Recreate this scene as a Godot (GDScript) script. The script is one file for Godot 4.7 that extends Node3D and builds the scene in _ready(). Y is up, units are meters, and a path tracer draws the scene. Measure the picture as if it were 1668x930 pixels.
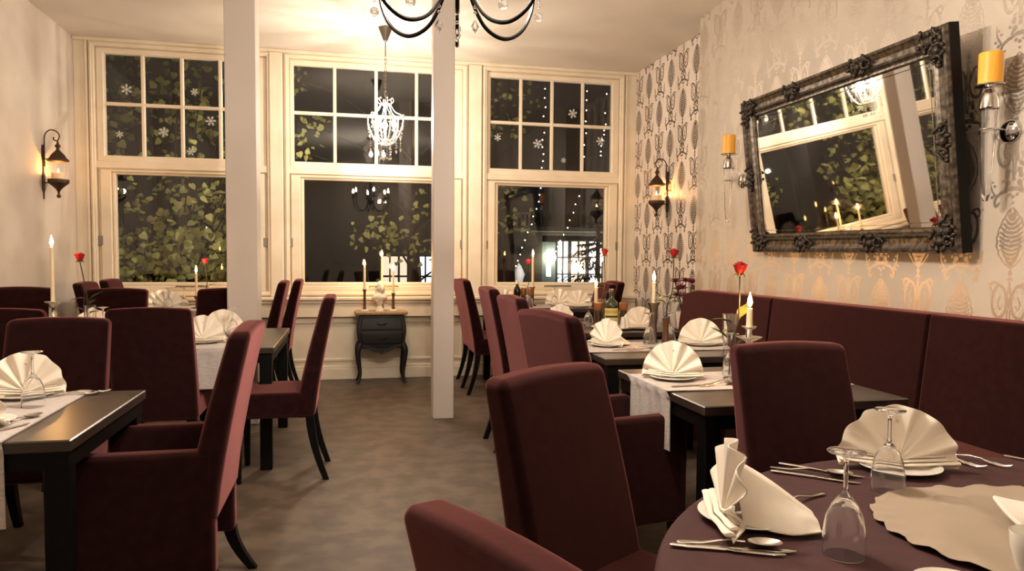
extends Node3D
# A restaurant dining room at night, built from meshes only. Metres, y up; the window wall is at z = -7.85.

const XL := -2.584      # left wall
const XR := 3.167       # right wall, by the windows
const XB := 2.955       # right wall, the part that steps forward
const ZF := -7.85       # window wall
const ZB := 2.4         # back wall, behind the camera
const HC := 3.38        # ceiling

var M := {}
var cache := {}
var used := {}
var rng := RandomNumberGenerator.new()


# ---------------------------------------------------------------- mesh builder
class MB:
	var v := PackedVector3Array()
	var uv := PackedVector2Array()
	var ix := PackedInt32Array()

	func surf(rows: Array, cu := false, cv := false) -> void:
		var b := v.size()
		var m := rows.size()
		var n: int = rows[0].size()
		for i in m:
			for j in n:
				v.append(rows[i][j])
				uv.append(Vector2(float(j) / maxi(1, n - 1), float(i) / maxi(1, m - 1)))
		for i in (m if cu else m - 1):
			for j in (n if cv else n - 1):
				var i2 := (i + 1) % m
				var j2 := (j + 1) % n
				ix.append_array([b + i * n + j, b + i * n + j2, b + i2 * n + j2, b + i * n + j, b + i2 * n + j2, b + i2 * n + j])

	func poly(p: Array, uvs: Array = []) -> void:
		var b := v.size()
		for k in p.size():
			v.append(p[k])
			uv.append(uvs[k] if uvs.size() > k else Vector2(p[k].x, p[k].y))
		for k in range(1, p.size() - 1):
			ix.append_array([b, b + k, b + k + 1])

	func lathe(prof: Array, seg := 16, xf := Transform3D()) -> void:
		var rows := []
		for p in prof:
			var r := PackedVector3Array()
			for j in seg:
				var a := TAU * j / seg
				r.append(xf * Vector3(cos(a) * p.x, p.y, -sin(a) * p.x))
			rows.append(r)
		surf(rows, false, true)

	func tube(pts: Array, rad, seg := 8, closed := false, cap := true) -> void:
		var rows := []
		var n := pts.size()
		var up := Vector3.ZERO
		for i in n:
			var a: Vector3 = pts[(i - 1 + n) % n] if closed else pts[maxi(0, i - 1)]
			var c: Vector3 = pts[(i + 1) % n] if closed else pts[mini(n - 1, i + 1)]
			var t := (c - a).normalized()
			if up == Vector3.ZERO:
				up = Vector3.UP if absf(t.y) < 0.9 else Vector3.RIGHT
			up = (up - t * up.dot(t)).normalized()
			var s := t.cross(up)
			var r: float = rad[i] if rad is Array else rad
			var row := PackedVector3Array()
			for j in seg:
				var g := TAU * j / seg
				row.append(pts[i] + (up * cos(g) - s * sin(g)) * r)
			rows.append(row)
		var flip := []
		for row in rows:
			var rr := PackedVector3Array(row)
			rr.reverse()
			flip.append(rr)
		if cap and not closed:
			var c0 := PackedVector3Array()
			var c1 := PackedVector3Array()
			for j in seg:
				c0.append(pts[0])
				c1.append(pts[n - 1])
			flip = [c0, flip[0]] + flip + [flip[n - 1], c1]
		surf(flip, closed, true)

	# box with chamfered edges, flat shaded
	func box(c: Vector3, s: Vector3, bv := 0.0, xf := Transform3D()) -> void:
		var h := s / 2.0
		bv = minf(bv, minf(h.x, minf(h.y, h.z)) * 0.9)
		var ax := [Vector3(1, 0, 0), Vector3(0, 1, 0), Vector3(0, 0, 1)]
		for a in 3:
			var u := (a + 1) % 3
			var w := (a + 2) % 3
			for sg: float in [-1.0, 1.0]:
				var q := []
				for k in [[-1, -1], [1, -1], [1, 1], [-1, 1]]:
					q.append(xf * (c + ax[a] * h[a] * sg + ax[u] * (h[u] - bv) * k[0] + ax[w] * (h[w] - bv) * k[1]))
				if sg < 0:
					q.reverse()
				poly(q, [Vector2(0, 0), Vector2(1, 0), Vector2(1, 1), Vector2(0, 1)])
			if bv > 0.0:
				for su: float in [-1.0, 1.0]:
					for sw: float in [-1.0, 1.0]:
						var pu: Vector3 = ax[u] * h[u] * su + ax[w] * (h[w] - bv) * sw
						var pw: Vector3 = ax[u] * (h[u] - bv) * su + ax[w] * h[w] * sw
						var l: Vector3 = ax[a] * (h[a] - bv)
						var q := [xf * (c + pu - l), xf * (c + pu + l), xf * (c + pw + l), xf * (c + pw - l)]
						if su * sw > 0:
							q.reverse()
						poly(q)
		if bv > 0.0:
			for sx: float in [-1.0, 1.0]:
				for sy: float in [-1.0, 1.0]:
					for sz: float in [-1.0, 1.0]:
						var sgn := Vector3(sx, sy, sz)
						var q := [xf * (c + sgn * Vector3(h.x, h.y - bv, h.z - bv)), xf * (c + sgn * Vector3(h.x - bv, h.y, h.z - bv)), xf * (c + sgn * Vector3(h.x - bv, h.y - bv, h.z))]
						if sx * sy * sz < 0:
							q.reverse()
						poly(q)

	# softly rounded box, smooth shaded, with n steps per rounding and m steps per face
	func rbox(c: Vector3, s: Vector3, r: float, n := 3, m := 4, xf := Transform3D()) -> void:
		var h := s / 2.0
		r = minf(r, minf(h.x, minf(h.y, h.z)))
		var line := []
		for a in 3:
			var l := []
			for k in n + 1:
				l.append(-h[a] + r * (1.0 - tan(PI / 4 * (1.0 - float(k) / n))))
			for k in range(1, m + 1):
				l.append(lerpf(-h[a] + r, h[a] - r, float(k) / m))
			for k in range(1, n + 1):
				l.append(h[a] - r + r * tan(PI / 4 * float(k) / n))
			line.append(l)
		var last: int = n * 2 + m
		var at := {}
		for a in 3:
			var u := (a + 1) % 3
			var w := (a + 2) % 3
			for side in [0, last]:
				var ids := []
				for i in last + 1:
					var row := []
					for j in last + 1:
						var g := Vector3i()
						g[a] = side
						g[u] = j
						g[w] = i
						if not at.has(g):
							var p := Vector3(line[0][g.x], line[1][g.y], line[2][g.z])
							var q := p.clamp(-h + Vector3.ONE * r, h - Vector3.ONE * r)
							at[g] = v.size()
							v.append(xf * (c + q + (p - q).normalized() * r))
							uv.append(Vector2(p[u], p[w]))
						row.append(at[g])
					ids.append(row)
				for i in last:
					for j in last:
						var q := [ids[i][j], ids[i][j + 1], ids[i + 1][j + 1], ids[i + 1][j]]
						if side == 0:
							q.reverse()
						ix.append_array([q[0], q[1], q[2], q[0], q[2], q[3]])

	# outline (counter-clockwise in x, y) pushed out from z0 to z1
	func extr(p: PackedVector2Array, z0: float, z1: float, xf := Transform3D()) -> void:
		if Geometry2D.is_polygon_clockwise(p):
			p.reverse()
		var t := Geometry2D.triangulate_polygon(p)
		for s in 2:
			var b := v.size()
			for q in p:
				v.append(xf * Vector3(q.x, q.y, z1 if s else z0))
				uv.append(q)
			for k in range(0, t.size(), 3):
				var a := p[t[k]]
				var ccw := (p[t[k + 1]] - a).cross(p[t[k + 2]] - a) > 0
				if ccw == (s == 1):
					ix.append_array([b + t[k], b + t[k + 1], b + t[k + 2]])
				else:
					ix.append_array([b + t[k], b + t[k + 2], b + t[k + 1]])
		for k in p.size():
			var a := p[k]
			var c := p[(k + 1) % p.size()]
			poly([xf * Vector3(a.x, a.y, z0), xf * Vector3(c.x, c.y, z0), xf * Vector3(c.x, c.y, z1), xf * Vector3(a.x, a.y, z1)])

	func ball(c: Vector3, r: Vector3, seg := 10, xf := Transform3D()) -> void:
		var p := []
		for k in seg / 2 + 1:
			var a := -PI / 2 + PI * k / (seg / 2)
			p.append(Vector2(cos(a), sin(a)))
		lathe(p, seg, xf * Transform3D(Basis.from_scale(r), c))

	func warp(f: Callable, from := 0) -> void:
		for k in range(from, v.size()):
			v[k] = f.call(v[k])

	func fin() -> ArrayMesh:
		var nn := PackedVector3Array()
		nn.resize(v.size())
		var rev := PackedInt32Array()
		rev.resize(ix.size())
		for k in range(0, ix.size(), 3):
			var a := ix[k]
			var b := ix[k + 1]
			var c := ix[k + 2]
			var n := (v[b] - v[a]).cross(v[c] - v[a])
			nn[a] += n
			nn[b] += n
			nn[c] += n
			rev[k] = a
			rev[k + 1] = c
			rev[k + 2] = b
		for k in nn.size():
			nn[k] = nn[k].normalized() if nn[k].length_squared() > 1e-20 else Vector3.UP
		var arr := []
		arr.resize(Mesh.ARRAY_MAX)
		arr[Mesh.ARRAY_VERTEX] = v
		arr[Mesh.ARRAY_NORMAL] = nn
		arr[Mesh.ARRAY_TEX_UV] = uv
		arr[Mesh.ARRAY_INDEX] = rev
		var am := ArrayMesh.new()
		am.add_surface_from_arrays(Mesh.PRIMITIVE_TRIANGLES, arr)
		return am


# ---------------------------------------------------------------- scene helpers
func numbered(n: String) -> String:
	used[n] = used.get(n, -1) + 1
	return n if used[n] == 0 else "%s_%03d" % [n, used[n]]

func tag(o: Node3D, label: String, category: String, group := "") -> Node3D:
	o.set_meta("label", label)
	o.set_meta("category", category)
	if group:
		o.set_meta("group", group)
	return o

func thing(called: String, label: String, category: String, at := Vector3.ZERO, turn := 0.0, group := "") -> Node3D:
	var o := Node3D.new()
	o.name = numbered(called)
	add_child(o)
	o.position = at
	o.rotation_degrees.y = turn
	return tag(o, label, category, group)

func part(called: String, m, mat: String, parent: Node3D) -> MeshInstance3D:
	var o := MeshInstance3D.new()
	o.name = called
	o.mesh = m.fin() if m is MB else m
	o.material_override = null
	if o.mesh.get_surface_count():
		o.set_surface_override_material(0, M[mat])
	parent.add_child(o, true)
	return o

func single(called: String, label: String, category: String, m, mat: String, at := Vector3.ZERO, turn := 0.0, group := "") -> MeshInstance3D:
	var o := MeshInstance3D.new()
	o.name = numbered(called)
	o.mesh = m.fin() if m is MB else m
	add_child(o)
	o.set_surface_override_material(0, M[mat])
	o.position = at
	o.rotation_degrees.y = turn
	tag(o, label, category, group)
	return o

func struct(called: String, m, mat: String) -> MeshInstance3D:
	var o := MeshInstance3D.new()
	o.name = called
	o.mesh = m.fin() if m is MB else m
	add_child(o)
	o.set_surface_override_material(0, M[mat])
	o.set_meta("kind", "structure")
	return o

func copy_of(src: Node3D, at: Vector3, turn: float, label: String, group := "", size := Vector3.ONE) -> Node3D:
	var o: Node3D = src.duplicate()
	var n: String = src.name
	n = n.substr(0, n.length() - 4) if n.length() > 4 and n[n.length() - 4] == "_" and n.right(3).is_valid_int() else n
	o.name = numbered(n)
	add_child(o)
	o.position = at
	o.rotation_degrees.y = turn
	o.scale = size
	o.set_meta("label", label)
	if group:
		o.set_meta("group", group)
	return o

func lamp(at: Vector3, energy: float, color: Color, size: float, parent: Node3D = self) -> OmniLight3D:
	var l := OmniLight3D.new()
	l.name = "lamp_light"
	l.light_color = color
	l.light_energy = energy
	l.light_size = size
	l.omni_range = 14.0
	l.omni_attenuation = 2.0
	l.shadow_enabled = true
	parent.add_child(l, true)
	l.position = at
	return l

func bez(a: Vector3, b: Vector3, c: Vector3, d: Vector3, n: int) -> Array:
	var r := []
	for i in n + 1:
		r.append(a.bezier_interpolate(b, c, d, float(i) / n))
	return r

func spline(p: Array, per := 6) -> Array:
	var r := []
	for i in p.size() - 1:
		var a = p[maxi(0, i - 1)]
		var d = p[mini(p.size() - 1, i + 2)]
		for k in per:
			r.append(p[i].cubic_interpolate(p[i + 1], a, d, float(k) / per))
	r.append(p[p.size() - 1])
	return r

func v3(p: Array) -> Array:
	return p.map(func(q): return Vector3(q[0], q[1], q[2]))

func v2(p: Array) -> Array:
	return p.map(func(q): return Vector2(q[0], q[1]))

# ---------------------------------------------------------------- materials
func noise_tex(freq: float, lo: Color, hi: Color, seed_: int, size := 256, fract := 4, stretch := Vector2.ONE) -> ImageTexture:
	var n := FastNoiseLite.new()
	n.seed = seed_
	n.frequency = freq
	n.fractal_octaves = fract
	var src := n.get_seamless_image(int(size * stretch.x), int(size * stretch.y))
	src.resize(size, size, Image.INTERPOLATE_BILINEAR)
	var im := Image.create(size, size, false, Image.FORMAT_RGB8)
	for y in size:
		for x in size:
			im.set_pixel(x, y, lo.lerp(hi, smoothstep(0.15, 0.85, src.get_pixel(x, y).r)))
	return ImageTexture.create_from_image(im)

func mat(called: String, col: Color, rough := 0.6, metal := 0.0) -> StandardMaterial3D:
	var m := StandardMaterial3D.new()
	m.resource_name = called
	m.albedo_color = col
	m.roughness = rough
	m.metallic = metal
	M[called] = m
	return m

func grain(m: StandardMaterial3D, t: Texture2D, scale: float, bump: Texture2D = null, amount := 0.1, world := false) -> void:
	m.uv1_triplanar = true
	m.uv1_world_triplanar = world
	m.uv1_scale = Vector3.ONE * scale
	if t:
		m.albedo_texture = t
	if bump:
		m.heightmap_enabled = true
		m.heightmap_texture = bump
		m.heightmap_scale = amount

func glow(called: String, col: Color, energy: float) -> void:
	var m := mat(called, col, 0.5)
	m.emission_enabled = true
	m.emission = col
	m.emission_energy_multiplier = energy

# one repeat of the damask: 0.555 m x 0.70 m, the second column dropped by half
func damask(base: Color, print_: Color, metal: float) -> Array:
	var W := 444
	var H := 560
	var px := 800.0
	var mask := Image.create(W, H, false, Image.FORMAT_L8)
	var cols := []
	for spot in [Vector2(0, 0), Vector2(0.2775, 0.35)]:
		var dot := func(p: Vector2, r: float, on := true):
			for sx: float in [-1.0, 1.0]:
				var c: Vector2 = (spot + Vector2(p.x * sx, -p.y)) * px
				var R: float = maxf(r * px, 0.8)
				for dy in range(-int(R) - 1, int(R) + 2):
					var hw: float = R * R - dy * dy
					if hw < 0:
						continue
					hw = sqrt(hw)
					for x in range(int(c.x - hw + 0.5), int(c.x + hw + 0.5) + 1):
						mask.set_pixel(posmod(x, W), posmod(int(c.y + 0.5) + dy, H), Color.WHITE if on else Color.BLACK)
		var stroke := func(pts: Array, r0: float, r1: float, on := true):
			var l := spline(pts.map(func(q): return Vector3(q[0], q[1], 0)), 14)
			for k in l.size():
				dot.call(Vector2(l[k].x, l[k].y), lerpf(r0, r1, float(k) / l.size()), on)
		# medallion with a scalloped edge and veins
		for k in 60:
			var t := k / 59.0
			var w: float = 0.073 * pow(sin(PI * pow(t, 0.85)), 0.75) * (1.0 + 0.10 * absf(sin(t * PI * 7)))
			dot.call(Vector2(w, lerpf(-0.125, 0.15, t)), 0.0042)
			dot.call(Vector2(w * 0.55, lerpf(-0.105, 0.12, t)), 0.0028)
		for k in 13:
			var t := k / 12.0
			var y := lerpf(-0.125, 0.115, t)
			var w := 0.068 * pow(sin(PI * clampf(pow(t, 0.85), 0.04, 0.96)), 0.75)
			stroke.call([[0.002, y], [w * 0.5, y + 0.006], [w * 0.9, y + 0.024]], 0.0078, 0.0046)
		stroke.call([[0.0, -0.13], [0.0, 0.15]], 0.005, 0.003)
		for k in 5:
			dot.call(Vector2(0.0, -0.08 + 0.042 * k), 0.0045, false)
		for q in [[0.0, -0.15, 0.013], [0.0, -0.175, 0.009], [0.0, -0.195, 0.005], [0.0, 0.172, 0.007]]:
			dot.call(Vector2(q[0], q[1]), q[2])
		# pair of scrolled loops above, and the stem with its leaves
		var oy := 0.35
		var ring := []
		for k in 15:
			var a := -2.1 + TAU * 1.04 * k / 14.0
			ring.append([0.052 + cos(a) * 0.038, oy + 0.068 + sin(a) * 0.075])
		stroke.call(ring, 0.0085, 0.0055)
		for k in 9:
			var a := TAU * k / 9.0
			dot.call(Vector2(0.052 + cos(a) * 0.024, oy + 0.068 + sin(a) * 0.055), 0.0032)
		stroke.call([[0.047, oy + 0.09], [0.058, oy + 0.06], [0.046, oy + 0.03], [0.038, oy + 0.05]], 0.005, 0.003)
		stroke.call([[0.052, oy + 0.143], [0.085, oy + 0.158], [0.102, oy + 0.138], [0.094, oy + 0.12]], 0.007, 0.004)
		stroke.call([[0.0, oy + 0.04], [0.008, oy + 0.10], [0.002, oy + 0.155]], 0.006, 0.003)
		for q in [[0.012, 0.17, 0.006], [0.0, 0.185, 0.005], [0.115, 0.15, 0.005], [0.105, 0.10, 0.004]]:
			dot.call(Vector2(q[0], oy + q[1]), q[2])
		stroke.call([[0.010, oy + 0.03], [0.006, oy - 0.05], [0.004, oy - 0.12]], 0.006, 0.004)
		for q in [[0.028, -0.03, 0.015], [0.036, -0.052, 0.012], [0.030, -0.085, 0.014], [0.040, -0.105, 0.010], [0.016, -0.112, 0.012], [0.02, -0.14, 0.009], [0.0, -0.15, 0.010], [0.055, -0.075, 0.007]]:
			dot.call(Vector2(q[0], oy + q[1]), q[2])
		dot.call(Vector2(0, oy - 0.09), 0.013, false)
		# ogee stems that run round the next medallions
		stroke.call([[0.035, oy - 0.12], [0.075, oy - 0.135], [0.098, oy - 0.165], [0.09, oy - 0.19], [0.075, oy - 0.175]], 0.009, 0.005)
		stroke.call([[0.09, oy - 0.15], [0.12, oy - 0.10], [0.125, oy - 0.05]], 0.006, 0.003)
		for q in [[0.112, -0.145, 0.009], [0.128, -0.125, 0.007], [0.1, -0.095, 0.007], [0.112, -0.075, 0.006]]:
			dot.call(Vector2(q[0], oy + q[1]), q[2])
	var alb := Image.create(W, H, false, Image.FORMAT_RGB8)
	var orm := Image.create(W, H, false, Image.FORMAT_RGB8)
	for y in H:
		for x in W:
			var on := mask.get_pixel(x, y).r
			alb.set_pixel(x, y, base.lerp(print_, on))
			orm.set_pixel(x, y, Color(1, lerpf(0.6, 0.38, on), lerpf(0.0, metal, on)))
	return [ImageTexture.create_from_image(alb), ImageTexture.create_from_image(orm)]

func make_materials() -> void:
	var fine := noise_tex(0.08, Color(0.3, 0.3, 0.3), Color(0.7, 0.7, 0.7), 5, 256, 5)
	var m := mat("plaster", Color(1, 1, 1), 0.85)
	grain(m, noise_tex(0.012, Color(0.76, 0.715, 0.67), Color(0.83, 0.785, 0.74), 1), 0.35, fine, 0.15, true)
	m = mat("ceiling_paint", Color(1, 1, 1), 0.9)
	grain(m, noise_tex(0.01, Color(0.84, 0.81, 0.77), Color(0.88, 0.85, 0.81), 2), 0.3, null, 0, true)
	m = mat("cream_paint", Color(1, 1, 1), 0.42)
	grain(m, noise_tex(0.02, Color(0.88, 0.83, 0.74), Color(0.91, 0.86, 0.78), 3), 0.6, null, 0, true)
	mat("white_paint", Color(0.76, 0.72, 0.69), 0.45)
	m = mat("floor_vinyl", Color(1, 1, 1), 0.5)
	grain(m, noise_tex(0.02, Color(0.30, 0.25, 0.205), Color(0.395, 0.335, 0.28), 7, 512, 5), 0.45, fine, 0.05, true)
	for pick in 2:
		var d := damask(Color(0.90, 0.85, 0.80) if pick == 0 else Color(0.76, 0.71, 0.655), Color(0.54, 0.505, 0.47) if pick == 0 else Color(0.82, 0.78, 0.735), 0.9 if pick == 0 else 0.85)
		m = mat("damask_dark" if pick == 0 else "damask_pale", Color(1, 1, 1), 1.0, 1.0)
		m.albedo_texture = d[0]
		m.roughness_texture = d[1]
		m.roughness_texture_channel = BaseMaterial3D.TEXTURE_CHANNEL_GREEN
		m.metallic_texture = d[1]
		m.metallic_texture_channel = BaseMaterial3D.TEXTURE_CHANNEL_BLUE
	m = mat("velvet", Color(0.95, 0.62, 0.61), 0.95)
	grain(m, noise_tex(0.03, Color(0.07, 0.06, 0.065), Color(0.12, 0.10, 0.105), 9, 256, 5), 2.0, fine, 0.03)
	m.rim_enabled = true
	m.rim = 0.9
	m.rim_tint = 1.0
	m.specular_mode = BaseMaterial3D.SPECULAR_SCHLICK_GGX
	m.metallic_specular = 0.1
	m = mat("black_wood", Color(0.03, 0.025, 0.023), 0.45)
	m.metallic_specular = 0.3
	m = mat("table_wood", Color(1, 1, 1), 0.3)
	grain(m, noise_tex(0.02, Color(0.16, 0.125, 0.105), Color(0.21, 0.165, 0.14), 11, 256, 4, Vector2(1, 4)), 1.2)
	m.metallic_specular = 0.7
	m = mat("cloth_burgundy", Color(1, 1, 1), 0.9)
	grain(m, noise_tex(0.03, Color(0.225, 0.105, 0.108), Color(0.255, 0.12, 0.125), 12), 1.5, fine, 0.02)
	m = mat("linen", Color(1, 1, 1), 0.9)
	grain(m, noise_tex(0.05, Color(0.68, 0.64, 0.62), Color(0.76, 0.72, 0.70), 13, 256, 4, Vector2(1, 5)), 1.6, fine, 0.04)
	m = mat("napkin_cloth", Color(0.94, 0.90, 0.84), 0.9)
	m.backlight_enabled = true
	m.backlight = Color(0.4, 0.37, 0.33)
	m = mat("taupe_cloth", Color(0.60, 0.535, 0.465), 0.9)
	grain(m, null, 3.0, fine, 0.05)
	m = mat("porcelain", Color(0.88, 0.86, 0.82), 0.2)
	m = mat("silver", Color(0.82, 0.80, 0.77), 0.16, 1.0)
	mat("dull_metal", Color(0.52, 0.48, 0.43), 0.38, 1.0)
	mat("chrome", Color(0.85, 0.85, 0.85), 0.06, 1.0)
	mat("bronze", Color(0.30, 0.235, 0.18), 0.5, 0.7)
	mat("black_metal", Color(0.05, 0.047, 0.045), 0.22, 0.6)
	mat("pale_metal", Color(0.88, 0.85, 0.80), 0.4, 0.2)
	m = mat("mirror_glass", Color(0.93, 0.93, 0.92), 0.02, 1.0)
	m = mat("frame_silver", Color(1, 1, 1), 0.36, 0.75)
	grain(m, noise_tex(0.03, Color(0.24, 0.215, 0.19), Color(0.46, 0.42, 0.375), 15), 3.0, fine, 0.06)
	m = mat("frame_carving", Color(1, 1, 1), 0.45, 0.55)
	grain(m, noise_tex(0.05, Color(0.13, 0.115, 0.10), Color(0.34, 0.305, 0.27), 16), 6.0, fine, 0.1)
	m = mat("window_glass", Color(0.02, 0.02, 0.02, 0.01), 0.0)
	m.transparency = BaseMaterial3D.TRANSPARENCY_ALPHA
	m.metallic_specular = 0.5
	m = mat("clear_glass", Color(1, 1, 1, 0.02), 0.0)
	m.transparency = BaseMaterial3D.TRANSPARENCY_ALPHA
	m.refraction_enabled = true
	m.refraction_scale = 0.05
	m = mat("thin_glass", Color(1, 1, 1, 0.05), 0.02)
	m.transparency = BaseMaterial3D.TRANSPARENCY_ALPHA
	m = mat("green_glass", Color(0.16, 0.19, 0.06), 0.08)
	m.metallic_specular = 0.8
	mat("dark_bottle", Color(0.06, 0.035, 0.02), 0.1)
	m = mat("wax", Color(0.92, 0.84, 0.70), 0.5)
	m.subsurf_scatter_enabled = true
	m.subsurf_scatter_strength = 0.25
	m = mat("yellow_wax", Color(0.96, 0.70, 0.24), 0.45)
	m.subsurf_scatter_enabled = true
	m.subsurf_scatter_strength = 0.2
	glow("candle_flame", Color(1.0, 0.78, 0.45), 22.0)
	glow("bulb_glow", Color(1.0, 0.90, 0.76), 110.0)
	glow("fairy_glow", Color(1.0, 0.95, 0.85), 9.0)
	glow("window_glow", Color(0.92, 0.97, 1.0), 1.3)
	glow("shop_glow", Color(1.0, 0.92, 0.80), 0.7)
	mat("rose_red", Color(0.62, 0.04, 0.06), 0.6)
	mat("rose_pink", Color(0.86, 0.16, 0.28), 0.6)
	mat("magenta_petal", Color(0.56, 0.09, 0.31), 0.7)
	m = mat("leaf_green", Color(0.30, 0.33, 0.13), 0.5)
	m.backlight_enabled = true
	m.backlight = Color(0.15, 0.2, 0.05)
	mat("stem_green", Color(0.16, 0.14, 0.07), 0.6)
	for k in 3:
		m = mat("shrub_leaf_%d" % k, [Color(0.58, 0.60, 0.30), Color(0.48, 0.52, 0.24), Color(0.66, 0.66, 0.38)][k], 0.55)
		m.backlight_enabled = true
		m.backlight = Color(0.2, 0.24, 0.06)
	mat("conifer_green", Color(0.12, 0.17, 0.12), 0.8)
	mat("sticker_white", Color(0.9, 0.9, 0.88), 0.8)
	mat("bark", Color(0.20, 0.17, 0.13), 0.9)
	mat("night_ground", Color(0.10, 0.10, 0.09), 0.95)
	mat("far_wall", Color(0.30, 0.30, 0.27), 0.9)
	mat("far_frame", Color(0.06, 0.07, 0.07), 0.7)
	mat("teal_door", Color(0.26, 0.35, 0.35), 0.6)
	mat("statue", Color(0.86, 0.82, 0.75), 0.7)
	m = mat("weathered_top", Color(1, 1, 1), 0.6)
	grain(m, noise_tex(0.05, Color(0.48, 0.38, 0.27), Color(0.72, 0.60, 0.45), 17), 4.0)
	m = mat("chest_black", Color(0.032, 0.026, 0.024), 0.55)
	mat("mill_wood", Color(0.55, 0.34, 0.17), 0.5)
	mat("lead_gray", Color(0.52, 0.49, 0.46), 0.5)
	mat("candlestick_brown", Color(0.36, 0.24, 0.17), 0.4, 0.3)
	var im := Image.create(128, 160, false, Image.FORMAT_RGB8)
	im.fill(Color(0.80, 0.74, 0.50))
	im.fill_rect(Rect2i(0, 20, 128, 34), Color(0.72, 0.62, 0.26))
	im.fill_rect(Rect2i(8, 76, 112, 20), Color(0.16, 0.13, 0.08))
	for k in 5:
		im.fill_rect(Rect2i(18, 104 + k * 9, 92 - 12 * (k % 2), 2), Color(0.45, 0.38, 0.25))
	m = mat("bottle_label", Color(1, 1, 1), 0.7)
	m.albedo_texture = ImageTexture.create_from_image(im)

# ---------------------------------------------------------------- the room
func plank(mb: MB, x0: float, x1: float, y0: float, y1: float, z0: float, z1: float, bv := 0.004) -> void:
	mb.box(Vector3((x0 + x1) / 2, (y0 + y1) / 2, (z0 + z1) / 2), Vector3(x1 - x0, y1 - y0, z1 - z0), bv)

func solid(x0: float, x1: float, y0: float, y1: float, z0: float, z1: float, bv := 0.0) -> MB:
	var mb := MB.new()
	plank(mb, x0, x1, y0, y1, z0, z1, bv)
	return mb

# a rectangular frame: outer rectangle, inner rectangle, from z0 (back) to z1 (front), with mitred, chamfered faces
func ring(mb: MB, o: Rect2, i: Rect2, z0: float, z1: float, bv := 0.006) -> void:
	var rects := [[o, z0], [o, z1 - bv], [o.grow(-bv), z1], [i.grow(bv), z1], [i, z1 - bv], [i, z0]]
	for k in rects.size() - 1:
		var a: Rect2 = rects[k][0]
		var b: Rect2 = rects[k + 1][0]
		var za: float = rects[k][1]
		var zb: float = rects[k + 1][1]
		var ca := [a.position, Vector2(a.end.x, a.position.y), a.end, Vector2(a.position.x, a.end.y)]
		var cb := [b.position, Vector2(b.end.x, b.position.y), b.end, Vector2(b.position.x, b.end.y)]
		for s in 4:
			var t := (s + 1) % 4
			mb.poly([Vector3(ca[s].x, ca[s].y, za), Vector3(ca[t].x, ca[t].y, za), Vector3(cb[t].x, cb[t].y, zb), Vector3(cb[s].x, cb[s].y, zb)])

func rect(x0: float, x1: float, y0: float, y1: float) -> Rect2:
	return Rect2(x0, y0, x1 - x0, y1 - y0)

func make_window(n: int, x0: float, x1: float, g0: float, pitch: float, l0: float, l1: float, s0: float, s1: float, words: String) -> void:
	var w := Node3D.new()
	w.name = "window_%d" % n
	add_child(w)
	w.set_meta("kind", "structure")
	w.set_meta("label", words)
	var g1 := g0 + pitch * 4 - 0.03
	var z := ZF
	var mb := MB.new()
	ring(mb, rect(x0, x1, 0.88, 3.345), rect(x0 + 0.05, x1 - 0.05, 0.93, 3.30), z - 0.12, z + 0.03)
	ring(mb, rect(x0 + 0.012, x1 - 0.012, 0.89, 3.335), rect(x0 + 0.03, x1 - 0.03, 0.91, 3.315), z + 0.03, z + 0.04)
	part("casing", mb, "cream_paint", w)
	mb = MB.new()
	ring(mb, rect(x0 + 0.05, x1 - 0.05, 2.12, 3.30), rect(g0, g1, 2.262, 3.24), z - 0.07, z - 0.005, 0.012)
	part("upper_sash", mb, "cream_paint", w)
	mb = MB.new()
	plank(mb, x0 + 0.04, x1 - 0.04, 2.135, 2.205, z - 0.08, z + 0.015)
	part("transom", mb, "cream_paint", w)
	mb = MB.new()
	ring(mb, rect(x0 + 0.05, x1 - 0.05, 0.93, 2.14), rect(s0 + 0.01, s1 - 0.01, 0.96, 2.11), z - 0.09, z - 0.025)
	part("stop_bead", mb, "cream_paint", w)
	mb = MB.new()
	ring(mb, rect(s0, s1, 0.93, 2.125), rect(l0 - 0.035, l1 + 0.035, 0.985, 2.10), z - 0.07, z + 0.005, 0.008)
	ring(mb, rect(l0 - 0.037, l1 + 0.037, 0.983, 2.102), rect(l0, l1, 1.02, 2.08), z - 0.07, z - 0.015, 0.01)
	part("lower_sash", mb, "cream_paint", w)
	for k in range(1, 4):
		var x := g0 + pitch * k - 0.015
		part("glazing_bar", solid(x - 0.017, x + 0.017, 2.255, 3.245, z - 0.06, z - 0.018, 0.007), "cream_paint", w)
	part("glazing_bar", solid(g0 - 0.005, g1 + 0.005, 2.745, 2.779, z - 0.06, z - 0.02, 0.007), "cream_paint", w)
	for r in 2:
		for k in 4:
			var x := g0 + pitch * k - 0.015
			part("pane", solid(x + 0.012, x + pitch - 0.012, 2.255 + r * 0.505, 2.75 + r * 0.5, z - 0.048, z - 0.044), "window_glass", w)
	part("pane", solid(l0 - 0.01, l1 + 0.01, 1.01, 2.09, z - 0.05, z - 0.046), "window_glass", w)
	mb = MB.new()
	var lx := (l0 + l1) / 2 + 0.06
	mb.tube(v3([[lx - 0.15, 0.975, z + 0.012], [lx - 0.15, 0.98, z + 0.03], [lx + 0.15, 0.98, z + 0.03], [lx + 0.15, 0.975, z + 0.012]]), 0.006, 8)
	part("sash_lift", mb, "dull_metal", w)
	for x in [s0 - 0.008, s1 + 0.008]:
		part("sash_plate", solid(x - 0.026, x + 0.026, 1.385, 1.475, z - 0.03, z + 0.012, 0.003), "lead_gray", w)

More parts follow.
